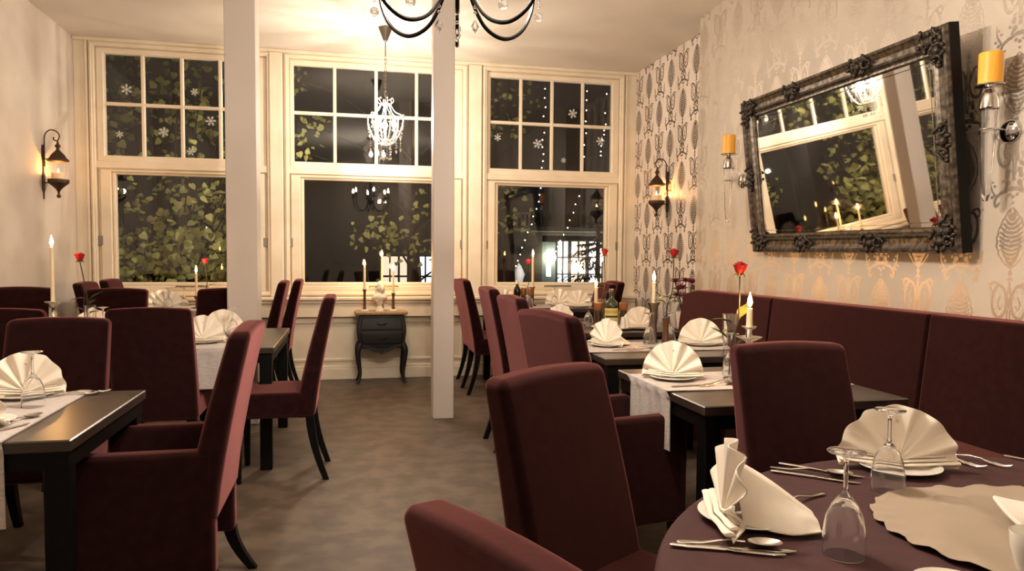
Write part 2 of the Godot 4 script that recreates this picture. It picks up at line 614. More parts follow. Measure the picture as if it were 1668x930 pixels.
func wall_face(mb: MB, x: float, za: float, zb: float, y0: float, y1: float) -> void:
	# faces -x, from za (far) to zb (near), papered in repeats of 0.555 x 0.70
	var u0 := za / 0.555
	var u1 := zb / 0.555
	mb.poly([Vector3(x, y0, za), Vector3(x, y0, zb), Vector3(x, y1, zb), Vector3(x, y1, za)], [Vector2(u0, -y0 / 0.7), Vector2(u1, -y0 / 0.7), Vector2(u1, -y1 / 0.7), Vector2(u0, -y1 / 0.7)])

func build_room() -> void:
	struct("floor", solid(XL - 0.2, XR + 0.2, -0.2, 0, ZF - 0.25, ZB + 0.2), "floor_vinyl")
	struct("ceiling", solid(XL - 0.2, XR + 0.2, HC, HC + 0.2, ZF - 0.25, ZB + 0.2), "ceiling_paint")
	struct("wall_left", solid(XL - 0.2, XL, 0, HC, ZF - 0.25, ZB + 0.2), "plaster")
	var mb := MB.new()
	wall_face(mb, XR, ZF, -5.9, 0, HC)
	mb.poly([Vector3(XR + 0.2, 0, ZF), Vector3(XR + 0.2, HC, ZF), Vector3(XR + 0.2, HC, -5.9), Vector3(XR + 0.2, 0, -5.9)])
	mb.poly([Vector3(XR, HC, ZF), Vector3(XR, HC, -5.9), Vector3(XR + 0.2, HC, -5.9), Vector3(XR + 0.2, HC, ZF)])
	struct("wall_right", mb, "damask_dark")
	mb = MB.new()
	wall_face(mb, XB, -5.9, ZB, 0, HC)
	mb.poly([Vector3(XR + 0.2, 0, -5.9), Vector3(XB, 0, -5.9), Vector3(XB, HC, -5.9), Vector3(XR + 0.2, HC, -5.9)], [Vector2(0, 0), Vector2(0.7, 0), Vector2(0.7, -4.8), Vector2(0, -4.8)])
	mb.poly([Vector3(XR + 0.2, 0, -5.9), Vector3(XR + 0.2, HC, -5.9), Vector3(XR + 0.2, HC, ZB), Vector3(XR + 0.2, 0, ZB)])
	struct("wall_right_near", mb, "damask_pale")
	struct("wall_back", solid(XL, XB, 0, HC, ZB, ZB + 0.2), "plaster")
	# window wall
	mb = MB.new()
	var z0 := ZF - 0.22
	plank(mb, XL, XR, 0, 0.90, z0, ZF, 0)
	plank(mb, XL, XR, 3.33, HC, z0, ZF, 0)
	for q in [[XL, -2.42], [-0.80, -0.62], [1.21, 1.43], [2.99, XR]]:
		plank(mb, q[0], q[1], 0.90, 3.33, z0, ZF, 0)
	struct("wall_front", mb, "cream_paint")
	make_window(1, -2.448, -0.766, -2.321, 0.357, -2.236, -0.978, -2.372, -0.842, "left sash window with eight small panes over one large pane of green leaves")
	make_window(2, -0.65, 1.24, -0.555, 0.4222, -0.46, 1.04, -0.59, 1.18, "middle sash window behind the small black chest")
	make_window(3, 1.40, 3.018, 1.495, 0.354, 1.584, 2.818, 1.45, 2.957, "right sash window with snowflakes and lights of the street in it")
	# boards and mouldings of the window wall
	struct("trim_1", solid(XL, XR, 3.345, HC, ZF, ZF + 0.035, 0.006), "cream_paint")
	struct("trim_2", solid(-0.79, -0.66, 0.87, 3.345, ZF, ZF + 0.05, 0.008), "cream_paint")
	struct("trim_3", solid(1.25, 1.39, 0.87, 3.345, ZF, ZF + 0.05, 0.008), "cream_paint")
	mb = MB.new()
	plank(mb, 3.026, 3.05, 0.87, 3.345, ZF, ZF + 0.03)
	plank(mb, 3.05, XR, 0.87, 3.345, ZF, ZF + 0.012)
	struct("trim_4", mb, "cream_paint")
	mb = MB.new()
	plank(mb, -2.48, -2.456, 0.87, 3.345, ZF, ZF + 0.03)
	plank(mb, XL, -2.48, 0.87, 3.345, ZF, ZF + 0.012)
	struct("trim_5", mb, "cream_paint")
	mb = MB.new()
	plank(mb, XL, XR, 0.835, 0.872, ZF, ZF + 0.10, 0.008)
	plank(mb, XL, XR, 0.80, 0.836, ZF, ZF + 0.075, 0.006)
	struct("trim_6", mb, "cream_paint")
	mb = MB.new()
	plank(mb, XL, XR, 0.66, 0.80, ZF, ZF + 0.06, 0.004)
	struct("trim_7", mb, "cream_paint")
	mb = MB.new()
	var x := XL + 0.05
	for q in [[-2.5, -0.82], [-0.62, 1.20], [1.44, 3.1]]:
		ring(mb, rect(q[0], q[1], 0.19, 0.62), rect(q[0] + 0.03, q[1] - 0.03, 0.22, 0.59), ZF, ZF + 0.014, 0.005)
	struct("trim_8", mb, "cream_paint")
	mb = MB.new()
	plank(mb, XL, XR, 0, 0.115, ZF, ZF + 0.03, 0.004)
	plank(mb, XL, XR, 0.115, 0.145, ZF, ZF + 0.018, 0.006)
	struct("baseboard_front", mb, "cream_paint")
	struct("baseboard_left", solid(XL, XL + 0.018, 0, 0.12, ZF + 0.03, ZB, 0.004), "cream_paint")
	# panelled white door in the back wall, seen only as a reflection in the middle window
	var d := Node3D.new()
	d.name = "door_1"
	add_child(d)
	d.set_meta("kind", "structure")
	mb = MB.new()
	ring(mb, rect(-1.06, 0.13, 0, 2.40), rect(-0.96, 0.03, 0, 2.30), -0.02, 0.05)
	var f := part("door_frame", mb, "white_paint", d)
	mb = solid(-0.96, 0.03, 0, 2.30, -0.02, 0.02)
	for q in [[-0.86, -0.52], [-0.41, -0.07]]:
		for r in [[0.2, 0.95], [1.1, 2.15]]:
			ring(mb, rect(q[0], q[1], r[0], r[1]), rect(q[0] + 0.03, q[1] - 0.03, r[0] + 0.03, r[1] - 0.03), 0.02, 0.035)
	part("door_leaf", mb, "white_paint", d)
	d.position = Vector3(-0.93, 0, ZB - 0.02)
	d.rotation.y = PI
	# two square posts
	for q in [[-0.91, -0.69, -6.12, -5.85, "square white post between the left and the middle window, reaching the ceiling"], [0.643, 0.81, -5.93, -5.775, "square white post standing alone in the middle of the floor"]]:
		var o := solid(q[0], q[1], 0, HC, q[2], q[3], 0.006)
		tag(single("post", q[4], "post", o, "white_paint"), q[4], "post", "").set_meta("kind", "structure")

# ---------------------------------------------------------------- chairs, tables, bench
var chair_proto := {}

func leaning(p: Vector3) -> Vector3:
	var t := clampf((p.y - 0.40) / 0.66, 0.0, 1.0)
	var q := p
	q.z = -0.175 + (p.z + 0.175) * lerpf(1.0, 0.66, t) - 0.015 * t - 0.125 * pow(t, 1.25)
	q.x *= 1.0 - 0.03 * t
	q.y += 0.012 * t * t * cos(p.x / 0.23 * PI / 2)
	return q

func make_chair(arms: bool, label: String) -> Node3D:
	var w := 0.52 if arms else 0.455
	var o := thing("dining_armchair" if arms else "dining_chair", label, "armchair" if arms else "chair", Vector3.ZERO, 0, "burgundy velvet armchairs" if arms else "burgundy velvet dining chairs")
	var mb := MB.new()
	var sw := w - 0.15 if arms else w
	mb.rbox(Vector3(0, 0.445 if not arms else 0.41, 0.02), Vector3(sw, 0.145 if not arms else 0.16, 0.43), 0.028, 3, 3)
	mb.warp(func(p): return p + Vector3(0, 0.012 * cos(p.x / w * PI) * cos(p.z / 0.24 * PI / 2), 0) if p.y > 0.47 else p)
	part("seat", mb, "velvet", o)
	mb = MB.new()
	mb.rbox(Vector3(0, 0.715, -0.175), Vector3(w, 0.69, 0.115), 0.03, 3, 6)
	mb.warp(leaning)
	part("backrest", mb, "velvet", o)
	if arms:
		for s: float in [-1.0, 1.0]:
			mb = MB.new()
			mb.rbox(Vector3(s * (w / 2 - 0.038), 0.405, 0.01), Vector3(0.076, 0.46, 0.47), 0.022, 3, 3)
			part("arm", mb, "velvet", o)
	var top := 0.20 if arms else 0.39
	for s: float in [-1.0, 1.0]:
		mb = MB.new()
		mb.box(Vector3(s * (w / 2 - 0.035), top / 2, 0.195), Vector3(0.042, top, 0.042), 0.004)
		mb.warp(func(p): return Vector3(s * (w / 2 - 0.035) + (p.x - s * (w / 2 - 0.035)) * lerpf(0.72, 1.0, p.y / top), p.y, 0.195 + (p.z - 0.195) * lerpf(0.72, 1.0, p.y / top)))
		part("leg", mb, "black_wood", o)
		mb = MB.new()
		for k in 6:
			var a := float(k) / 6
			var b := float(k + 1) / 6
			var za := -0.20 - 0.09 * pow(1 - a, 1.7)
			var zb := -0.20 - 0.09 * pow(1 - b, 1.7)
			var ra := lerpf(0.016, 0.024, a)
			var rb := lerpf(0.016, 0.024, b)
			var rows := []
			for q in [[a, za, ra], [b, zb, rb]]:
				rows.append([q[0] * top, q[1], q[2]])
			for j in 4:
				var c := [Vector2(1, 1), Vector2(1, -1), Vector2(-1, -1), Vector2(-1, 1)]
				var u: Vector2 = c[j]
				var t: Vector2 = c[(j + 1) % 4]
				var x := s * (w / 2 - 0.035)
				mb.poly([Vector3(x + u.x * ra, a * top, za + u.y * ra), Vector3(x + t.x * ra, a * top, za + t.y * ra), Vector3(x + t.x * rb, b * top, zb + t.y * rb), Vector3(x + u.x * rb, b * top, zb + u.y * rb)])
		part("leg", mb, "black_wood", o)
	return o

# x, z: middle of the seat; turn: the way it faces in degrees (0 to the camera, 90 to the right)
func chair(kind: String, x: float, z: float, turn: float, h: float, label: String) -> void:
	if not chair_proto.has(kind):
		chair_proto[kind] = make_chair(kind == "arm", label)
		var o: Node3D = chair_proto[kind]
		o.position = Vector3(x, 0, z)
		o.rotation_degrees.y = turn
		o.scale = Vector3(1, h / 1.06, 1)
	else:
		copy_of(chair_proto[kind], Vector3(x, 0, z), turn, label, "", Vector3(1, h / 1.06, 1))

func table(x0: float, x1: float, z0: float, z1: float, h: float, label: String) -> Node3D:
	var o := thing("dining_table", label, "table", Vector3((x0 + x1) / 2, 0, (z0 + z1) / 2), 0, "dark wooden tables")
	var sx := (x1 - x0) / 2
	var sz := (z1 - z0) / 2
	part("tabletop", solid(-sx, sx, h - 0.038, h, -sz, sz, 0.004), "table_wood", o)
	var mb := MB.new()
	ring(mb, rect(-sx + 0.012, sx - 0.012, -sz + 0.012, sz - 0.012), rect(-sx + 0.035, sx - 0.035, -sz + 0.035, sz - 0.035), 0, 0.055, 0.002)
	mb.warp(func(p): return Vector3(p.x, h - 0.093 + p.z, -p.y))
	part("apron", mb, "black_wood", o)
	for a: float in [-1.0, 1.0]:
		for b: float in [-1.0, 1.0]:
			var c := Vector3(a * (sx - 0.05), (h - 0.04) / 2, b * (sz - 0.05))
			mb = MB.new()
			mb.box(c, Vector3(0.07, h - 0.04, 0.07), 0.005)
			part("leg", mb, "black_wood", o)
	return o

# a cloth strip over a table: along is a list of points (x, y, z) across the table and down its sides; width is the other way
func runner(label: String, pts: Array, across: Vector3, grp := "pale linen table runners") -> void:
	var rows := []
	var path := []
	for k in pts.size() - 1:
		var n := maxi(1, int(pts[k].distance_to(pts[k + 1]) / 0.03))
		for j in n:
			path.append(pts[k].lerp(pts[k + 1], float(j) / n))
	path.append(pts[pts.size() - 1])
	var up_rows := []
	for side: float in [1.0, -1.0]:
		for k in path.size():
			var kk: int = k if side > 0 else path.size() - 1 - k
			var p: Vector3 = path[kk]
			var q: Vector3 = path[maxi(0, kk - 1)]
			var e: Vector3 = path[mini(path.size() - 1, kk + 1)]
			var t: Vector3 = (e - q).normalized()
			var nrm: Vector3 = across.normalized().cross(t) * -1.0
			if nrm.y < -0.1:
				nrm = -nrm
			var hang := absf(t.y)
			var row := PackedVector3Array()
			for j in 25:
				var s := float(j) / 24 - 0.5
				var wv := 0.0012 * sin(s * 31 + p.x * 9) + hang * 0.004 * sin(s * 26 + p.y * 3.0)
				row.append(p + across * s + nrm * (0.0016 * side + 0.002 + wv + hang * 0.004))
			up_rows.append(row)
	var mb := MB.new()
	mb.surf(up_rows, true, false)
	single("table_runner", label, "table runner", mb, "linen", Vector3.ZERO, 0, grp)

func build_seating() -> void:
	# tables
	table(-2.15, -0.82, -3.23, -2.40, 0.75, "dark table in the left foreground with a pale runner over its front edge")
	table(-2.5, -0.45, -5.78, -4.57, 0.75, "large dark table on the left with its end at the aisle")
	table(-1.80, -0.96, -7.62, -6.90, 0.80, "table under the left window with one lit candle between its napkins")
	table(1.30, 2.20, -3.41, -2.50, 0.75, "nearest dark table along the velvet bench, partly behind the dark chair")
	table(1.37, 2.30, -4.62, -3.77, 0.75, "second dark table along the velvet bench, with the tall candle and the brown vase")
	table(1.47, 2.44, -6.00, -5.08, 0.75, "third dark table along the velvet bench, with the oil bottle on it")
	table(1.36, 2.36, -7.62, -6.80, 0.80, "dark table under the right window with bottles and a candle")
	# chairs on the left
	chair("arm", -0.69, -2.93, -90, 1.04, "burgundy armchair in the left foreground, its pink-lit back towards the aisle")
	chair("side", -1.36, -3.57, 0, 0.99, "dark chair facing the camera behind the upturned glass of the front left table")
	chair("side", -1.085, -4.68, 180, 1.0, "dark chair seen from behind, its tall back left of the pink-lit armchair")
	chair("side", -1.83, -4.70, 180, 1.0, "chair back at the left picture edge, lower of the two behind the tall candle")
	chair("side", -0.945, -5.80, 0, 1.03, "dark chair back in front of the left post, behind two fan napkins")
	chair("side", -1.75, -5.82, 0, 1.03, "dark chair back under the left window, below the red rose")
	chair("side", -2.335, -5.62, 0, 1.05, "topmost dark chair back at the left picture edge, beside the tall candle")
	chair("side", -0.43, -4.53, -90, 1.06, "burgundy chair seen in profile alone at the aisle end of the left table")
	chair("side", -0.90, -6.98, -90, 1.06, "nearer of the two chairs between the left post and the chest")
	chair("side", -0.80, -7.42, -90, 1.06, "farther of the two chairs between the left post and the chest")
	chair("side", -1.93, -6.98, 90, 1.05, "small dark chair back behind the rose in the left corner")
	chair("side", -1.86, -7.42, 90, 1.06, "small chair back touching the bottom left corner of the left window")
	# chairs on the right, all turned to the bench
	chair("side", 1.40, -7.44, 90, 1.06, "farthest chair behind the middle post, only a dark strip of it showing")
	chair("side", 1.37, -6.92, 90, 1.08, "chair just right of the middle post, second from the window wall")
	chair("side", 1.235, -4.905, 90, 1.09, "tall chair in the right row whose two long back legs stand on the aisle")
	chair("side", 1.24, -4.22, 94, 1.07, "chair in the right row between the tall long-legged one and the armchair")
	chair("arm", 1.13, -3.07, 101, 1.07, "burgundy armchair at the nearest bench table, wide back and low arms")
	chair("side", 2.20, -6.95, -90, 1.04, "chair behind the lit candle and the oil bottle, by the right window")
	chair("side", 2.47, -7.42, -90, 1.04, "dark chair in the far right corner beside the papered wall")
	# chairs at the round table
	chair("side", 0.705, -1.655, 35, 1.0, "large burgundy chair in the right foreground facing the round table")
	chair("side", 0.47, -0.95, 113, 0.965, "rounded chair top at the bottom picture edge, nearest to the camera")
	chair("side", 1.545, -2.03, 1, 1.0, "dark chair facing the camera at the far side of the round table")
	# bench along the wall
	var o := thing("velvet_bench", "long burgundy velvet bench along the right wall under the mirror", "bench")
	var zs := [-5.82, -4.45, -3.07, -1.69, -0.31, 1.07]
	for k in zs.size() - 1:
		var mb := MB.new()
		mb.rbox(Vector3(2.875, 0.67, (zs[k] + zs[k + 1]) / 2), Vector3(0.155, 0.74, zs[k + 1] - zs[k] - 0.002), 0.02, 3, 6)
		mb.warp(func(p): return Vector3(p.x - (1.04 - p.y) * 0.11 if p.x < 2.87 else p.x, p.y - (0.05 * pow(clampf((-5.55 - p.z) / 0.27, 0, 1), 2.2) if p.y > 0.8 else 0.0), p.z))
		part("back_panel", mb, "velvet", o)
		mb = MB.new()
		mb.rbox(Vector3(2.57, 0.40, (zs[k] + zs[k + 1]) / 2), Vector3(0.46, 0.15, zs[k + 1] - zs[k] - 0.004), 0.035, 3, 4)
		part("seat_cushion", mb, "velvet", o)
	part("base", solid(2.40, 2.93, 0.0, 0.33, -5.80, 1.05, 0.004), "velvet", o)
	# round table and its cloth
	var c := Vector3(1.44, 0, -0.82)
	o = thing("round_table", "round table under the burgundy cloth in the right foreground", "table", c)
	var mb := MB.new()
	mb.lathe(v2([[0, 0.715], [0.96, 0.715], [0.965, 0.72], [0.965, 0.742], [0.96, 0.745], [0, 0.745]]), 48)
	part("tabletop", mb, "table_wood", o)
	mb = MB.new()
	mb.lathe(v2([[0, 0.0], [0.30, 0.0], [0.30, 0.02], [0.10, 0.06], [0.055, 0.12], [0.05, 0.60], [0.12, 0.70], [0.12, 0.716], [0, 0.716]]), 24)
	part("pedestal", mb, "black_wood", o)
	mb = MB.new()
	var rows := []
	for q in [[0.0, 0.7475], [0.4, 0.7475], [0.8, 0.7475], [0.93, 0.7475], [0.962, 0.7470], [0.974, 0.743], [0.981, 0.735], [0.985, 0.715], [0.99, 0.66], [1.0, 0.58], [1.01, 0.515], [1.008, 0.515], [0.996, 0.58], [0.986, 0.66], [0.981, 0.715], [0.977, 0.735], [0.97, 0.7405], [0.96, 0.7455], [0.8, 0.7455], [0.0, 0.7455]]:
		var row := PackedVector3Array()
		for j in 120:
			var a := TAU * j / 120
			var f := smoothstep(0.74, 0.52, q[1])
			var r: float = q[0] + f * (0.018 * sin(a * 17) + 0.010 * sin(a * 7 + 1))
			row.append(Vector3(cos(a) * r, q[1], sin(a) * r))
		rows.append(row)
	mb.surf(rows, false, true)
	single("round_tablecloth", "burgundy tablecloth covering the round table in the right foreground", "tablecloth", mb, "cloth_burgundy", c)
	# runners
	runner("pale runner on the front left table, hanging far down over its front edge", [Vector3(-1.27, 0.49, -2.392), Vector3(-1.27, 0.75, -2.392), Vector3(-1.275, 0.7512, -2.41), Vector3(-1.29, 0.7512, -3.2), Vector3(-1.29, 0.7512, -3.222), Vector3(-1.29, 0.56, -3.238)], Vector3(0.54, 0, 0))
	runner("pale runner on the large left table, hanging between the dark chair and the armchair", [Vector3(-0.93, 0.51, -4.562), Vector3(-0.93, 0.75, -4.562), Vector3(-0.93, 0.7512, -4.58), Vector3(-0.95, 0.7512, -5.76)], Vector3(0.46, 0, 0))
	runner("pale runner on the large left table under the tall candle", [Vector3(-1.72, 0.51, -4.562), Vector3(-1.72, 0.75, -4.562), Vector3(-1.72, 0.7512, -4.58), Vector3(-1.72, 0.7512, -5.76)], Vector3(0.46, 0, 0))
	runner("pale runner on the nearest bench table, its end hanging beside the armchair", [Vector3(1.292, 0.50, -3.02), Vector3(1.292, 0.75, -3.02), Vector3(1.31, 0.7512, -3.02), Vector3(2.18, 0.7512, -3.02)], Vector3(0, 0, 0.44))
	runner("pale runner on the second bench table, its end hanging over the aisle side", [Vector3(1.362, 0.56, -4.24), Vector3(1.362, 0.75, -4.24), Vector3(1.38, 0.7512, -4.24), Vector3(2.28, 0.7512, -4.24)], Vector3(0, 0, 0.44))
	runner("pale runner on the table under the right window", [Vector3(1.355, 0.66, -7.1), Vector3(1.355, 0.80, -7.1), Vector3(1.37, 0.8012, -7.1), Vector3(2.35, 0.8012, -7.1)], Vector3(0, 0, 0.5))
	runner("pale runner on the table under the left window", [Vector3(-1.37, 0.62, -6.892), Vector3(-1.37, 0.80, -6.892), Vector3(-1.37, 0.8012, -6.91), Vector3(-1.37, 0.8012, -7.6)], Vector3(0.6, 0, 0))

# ---------------------------------------------------------------- lamps
const WARM := Color(1.0, 0.94, 0.87)

func bead(mb: MB, c: Vector3, r: float, long := 1.0) -> void:
	# an eight-sided cut bead
	var t := c + Vector3(0, r * long, 0)
	var b := c - Vector3(0, r * long, 0)
	for j in 6:
		var p := c + Vector3(cos(TAU * j / 6), 0, -sin(TAU * j / 6)) * r
		var q := c + Vector3(cos(TAU * (j + 1) / 6), 0, -sin(TAU * (j + 1) / 6)) * r
		mb.poly([p, q, t])
		mb.poly([q, p, b])

func bulb_mesh(h: float, r: float) -> MB:
	var mb := MB.new()
	mb.lathe(v2([[0, 0], [r * 0.7, 0.004], [r, h * 0.3], [r * 0.85, h * 0.55], [r * 0.4, h * 0.82], [0.001, h]]), 12)
	return mb

func crystal_chandelier(at: Vector3, energy: float) -> void:
	var o := thing("crystal_chandelier", "small bright crystal chandelier on a chain before the middle window", "chandelier", at)
	var top: float = HC - at.y
	var mb := MB.new()
	mb.lathe(v2([[0, top - 0.125], [0.012, top - 0.125], [0.02, top - 0.115], [0.062, top - 0.012], [0.066, top], [0, top]]), 24)
	part("ceiling_cup", mb, "dull_metal", o)
	mb = MB.new()
	mb.tube([Vector3(0, top - 0.12, 0), Vector3(0, 0.62, 0)], 0.005, 8)
	part("rod", mb, "dull_metal", o)
	mb = MB.new()
	for k in 11:
		var c := Vector3(0, 0.61 - 0.036 * k, 0)
		var l := []
		for j in 10:
			var a := TAU * j / 10
			l.append(c + (Vector3(cos(a) * 0.009, sin(a) * 0.024, 0) if k % 2 else Vector3(0, sin(a) * 0.024, cos(a) * 0.009)))
		mb.tube(l, 0.0028, 5, true)
	part("chain", mb, "dull_metal", o)
	# frame: a basket of six bent wires between a small crown and a lower ring
	mb = MB.new()
	for k in 6:
		var a := TAU * k / 6 + 0.3
		var d := Vector3(cos(a), 0, sin(a))
		mb.tube(spline([Vector3(0, 0.19, 0) + d * 0.045, d * 0.09 + Vector3(0, 0.12, 0), d * 0.155 + Vector3(0, 0.085, 0), d * 0.165 + Vector3(0, 0.03, 0), d * 0.135 + Vector3(0, -0.07, 0), d * 0.085 + Vector3(0, -0.155, 0), d * 0.05 + Vector3(0, -0.175, 0)], 5), 0.0042, 6)
		mb.tube(spline([Vector3(0, 0.185, 0) + d * 0.045, d * 0.075 + Vector3(0, 0.215, 0), d * 0.065 + Vector3(0, 0.245, 0), d * 0.05 + Vector3(0, 0.235, 0)], 5), 0.0035, 6)
	for q in [[0.045, 0.19], [0.05, -0.175]]:
		var l := []
		for j in 24:
			l.append(Vector3(cos(TAU * j / 24) * q[0], q[1], sin(TAU * j / 24) * q[0]))
		mb.tube(l, 0.005, 6, true)
	mb.tube([Vector3(0, 0.22, 0), Vector3(0, -0.16, 0)], 0.006, 8)
	for k in 3:
		var a := TAU * k / 3 + 0.5
		var d := Vector3(cos(a), 0, sin(a))
		mb.tube(spline([Vector3(0, -0.13, 0), d * 0.05 + Vector3(0, -0.14, 0), d * 0.085 + Vector3(0, -0.09, 0), d * 0.085 + Vector3(0, -0.05, 0)], 5), 0.005, 6)
	part("frame", mb, "pale_metal", o)
	for k in 6:
		# bead strands swing from the shoulder to the lower ring, and short drops hang below
		mb = MB.new()
		var a := TAU * k / 6 + 0.3
		var b := TAU * (k + 1) / 6 + 0.3
		var p := Vector3(cos(a), 0, sin(a)) * 0.165 + Vector3(0, 0.05, 0)
		var q := Vector3(cos(b), 0, sin(b)) * 0.165 + Vector3(0, 0.05, 0)
		for j in 13:
			var t := j / 12.0
			bead(mb, p.lerp(q, t) + Vector3(0, -0.17 * sin(PI * t), 0), 0.0085)
		for j in 12:
			var t := j / 11.0
			bead(mb, p.lerp(Vector3(cos(a), 0, sin(a)) * 0.05 + Vector3(0, -0.16, 0), t) + Vector3(cos(a), 0, sin(a)) * 0.045 * sin(PI * t), 0.0085)
		for j in 5:
			bead(mb, Vector3(cos(a) * 0.14, -0.10 - 0.022 * j, sin(a) * 0.14), 0.007)
		bead(mb, Vector3(cos(a) * 0.14, -0.225, sin(a) * 0.14), 0.011, 1.8)
		for j in 4:
			bead(mb, Vector3(cos(a) * 0.05, -0.195 - 0.024 * j, sin(a) * 0.05), 0.008)
		bead(mb, Vector3(cos(a) * 0.05, -0.30, sin(a) * 0.05), 0.011, 1.8)
		part("bead_strand", mb, "clear_glass", o)
		mb = MB.new()
		bead(mb, p + Vector3(0, 0.03, 0), 0.02, 1.1)
		part("crystal_drop", mb, "clear_glass", o)
	for k in 3:
		var a := TAU * k / 3 + 0.5
		var c := Vector3(cos(a) * 0.085, -0.05, sin(a) * 0.085)
		mb = MB.new()
		mb.lathe(v2([[0, -0.012], [0.02, -0.006], [0.012, 0.0], [0.011, 0.03], [0, 0.03]]), 12, Transform3D(Basis(), c))
		part("candle_cup", mb, "pale_metal", o)
		mb = bulb_mesh(0.085, 0.024)
		var u := part("bulb", mb, "bulb_glow", o)
		u.position = c + Vector3(0, 0.03, 0)
		lamp(c + Vector3(0, 0.062, 0), energy / 3, WARM, 0.006, o)

func black_chandelier(at: Vector3, energy: float) -> void:
	var o := thing("black_chandelier", "large dark metal chandelier with curved arms and glass drops cut by the top edge", "chandelier", at)
	var top: float = HC - at.y
	var mb := MB.new()
	mb.lathe(v2([[0, 0.02], [0.012, 0.022], [0.03, 0.04], [0.052, 0.075], [0.055, 0.10], [0.03, 0.125], [0.02, 0.15], [0.028, 0.20], [0.018, 0.24], [0.016, 0.44], [0.04, 0.47], [0.045, 0.50], [0.015, 0.54], [0.008, 0.58], [0, 0.58]]), 20)
	part("stem", mb, "black_metal", o)
	mb = MB.new()
	mb.lathe(v2([[0, top - 0.06], [0.02, top - 0.055], [0.065, top - 0.02], [0.07, top], [0, top]]), 24)
	part("ceiling_cup", mb, "black_metal", o)
	mb = MB.new()
	var c := 0.57
	var n := 0
	while c < top - 0.04:
		var l := []
		for j in 10:
			var a := TAU * j / 10
			l.append(Vector3(0, c, 0) + (Vector3(cos(a) * 0.012, sin(a) * 0.03, 0) if n % 2 else Vector3(0, sin(a) * 0.03, cos(a) * 0.012)))
		mb.tube(l, 0.0035, 6, true)
		c += 0.046
		n += 1
	part("chain", mb, "black_metal", o)
	for k in 6:
		var a := TAU * k / 6 - 1.43
		var d := Vector3(cos(a), 0, sin(a))
		var arm := spline([d * 0.035 + Vector3(0, 0.10, 0), d * 0.06 + Vector3(0, 0.02, 0), d * 0.115 + Vector3(0, -0.06, 0), d * 0.195 + Vector3(0, -0.085, 0), d * 0.27 + Vector3(0, -0.045, 0), d * 0.315 + Vector3(0, 0.04, 0), d * 0.325 + Vector3(0, 0.14, 0)], 7)
		mb = MB.new()
		var rad := []
		for j in arm.size():
			rad.append(0.0075 - 0.002 * absf(2.0 * j / arm.size() - 1.0))
		mb.tube(arm, rad, 8)
		var m := part("arm", mb, "black_metal", o)
		mb = MB.new()
		mb.lathe(v2([[0, 0], [0.012, 0.0], [0.038, 0.014], [0.040, 0.02], [0.014, 0.012], [0.013, 0.09], [0, 0.09]]), 16, Transform3D(Basis(), d * 0.325 + Vector3(0, 0.14, 0)))
		part("candle_cup", mb, "black_metal", m)
		var u := part("bulb", bulb_mesh(0.085, 0.018), "bulb_glow", o)
		u.position = d * 0.325 + Vector3(0, 0.23, 0)
		if k % 2 == 0:
			lamp(d * 0.325 + Vector3(0, 0.268, 0), energy / 3, WARM, 0.018, o)
		mb = MB.new()
		for j in 5:
			bead(mb, d * 0.345 + Vector3(0, 0.145 - 0.022 * j, 0), 0.0075)
		mb.ball(d * 0.345 + Vector3(0, 0.02, 0), Vector3.ONE * 0.017, 12)
		part("glass_drop", mb, "clear_glass", o)
		if k % 2 == 1:
			mb = MB.new()
			for j in 7:
				bead(mb, d * 0.19 + Vector3(0, 0.23 - 0.026 * j, 0), 0.007)
			mb.ball(d * 0.19 + Vector3(0, 0.035, 0), Vector3.ONE * 0.019, 12)
			part("glass_drop", mb, "clear_glass", o)
		else:
			mb = MB.new()
			for j in 9:
				bead(mb, d * 0.07 + Vector3(0, 0.12 - 0.02 * j, 0), 0.0075)
			bead(mb, d * 0.07 + Vector3(0, -0.085, 0), 0.014, 1.8)
			part("glass_drop", mb, "clear_glass", o)
	# wires that carry the inner drops
	mb = MB.new()
	for k in 6:
		var a := TAU * k / 6 - 1.43
		var d := Vector3(cos(a), 0, sin(a))
		mb.tube(spline([d * 0.02 + Vector3(0, 0.40, 0), d * 0.10 + Vector3(0, 0.38, 0), d * 0.19 + Vector3(0, 0.24, 0)], 5), 0.003, 5)
	part("upper_wires", mb, "black_metal", o)

func flame_at(p: Vector3, parent: Node3D, energy: float, size := 1.0) -> void:
	var mb := MB.new()
	mb.lathe(v2([[0, 0], [0.0055, 0.005], [0.009, 0.015], [0.0075, 0.028], [0.003, 0.042], [0.0004, 0.052]]), 10, Transform3D(Basis.from_scale(Vector3.ONE * size), Vector3.ZERO))
	var f := part("flame", mb, "candle_flame", parent)
	f.position = p
	lamp(p + Vector3(0, 0.018 * size, 0), energy, Color(1, 0.72, 0.42), 0.01, parent)

func taper(called: String, label: String, at: Vector3, h: float, r: float, grp: String, energy := 0.05) -> void:
	var o := thing(called, label, "candle", at, 0, grp)
	var mb := MB.new()
	mb.lathe(v2([[0, 0], [r, 0.0], [r * 0.86, h - 0.004], [r * 0.6, h], [0, h - 0.002]]), 14)
	part("wax_stick", mb, "wax", o)
	mb = MB.new()
	mb.tube([Vector3(0, h - 0.003, 0), Vector3(0.001, h + 0.008, 0)], 0.0012, 5)
	part("wick", mb, "black_wood", o)
	flame_at(Vector3(0, h + 0.004, 0), o, energy, 1.3)

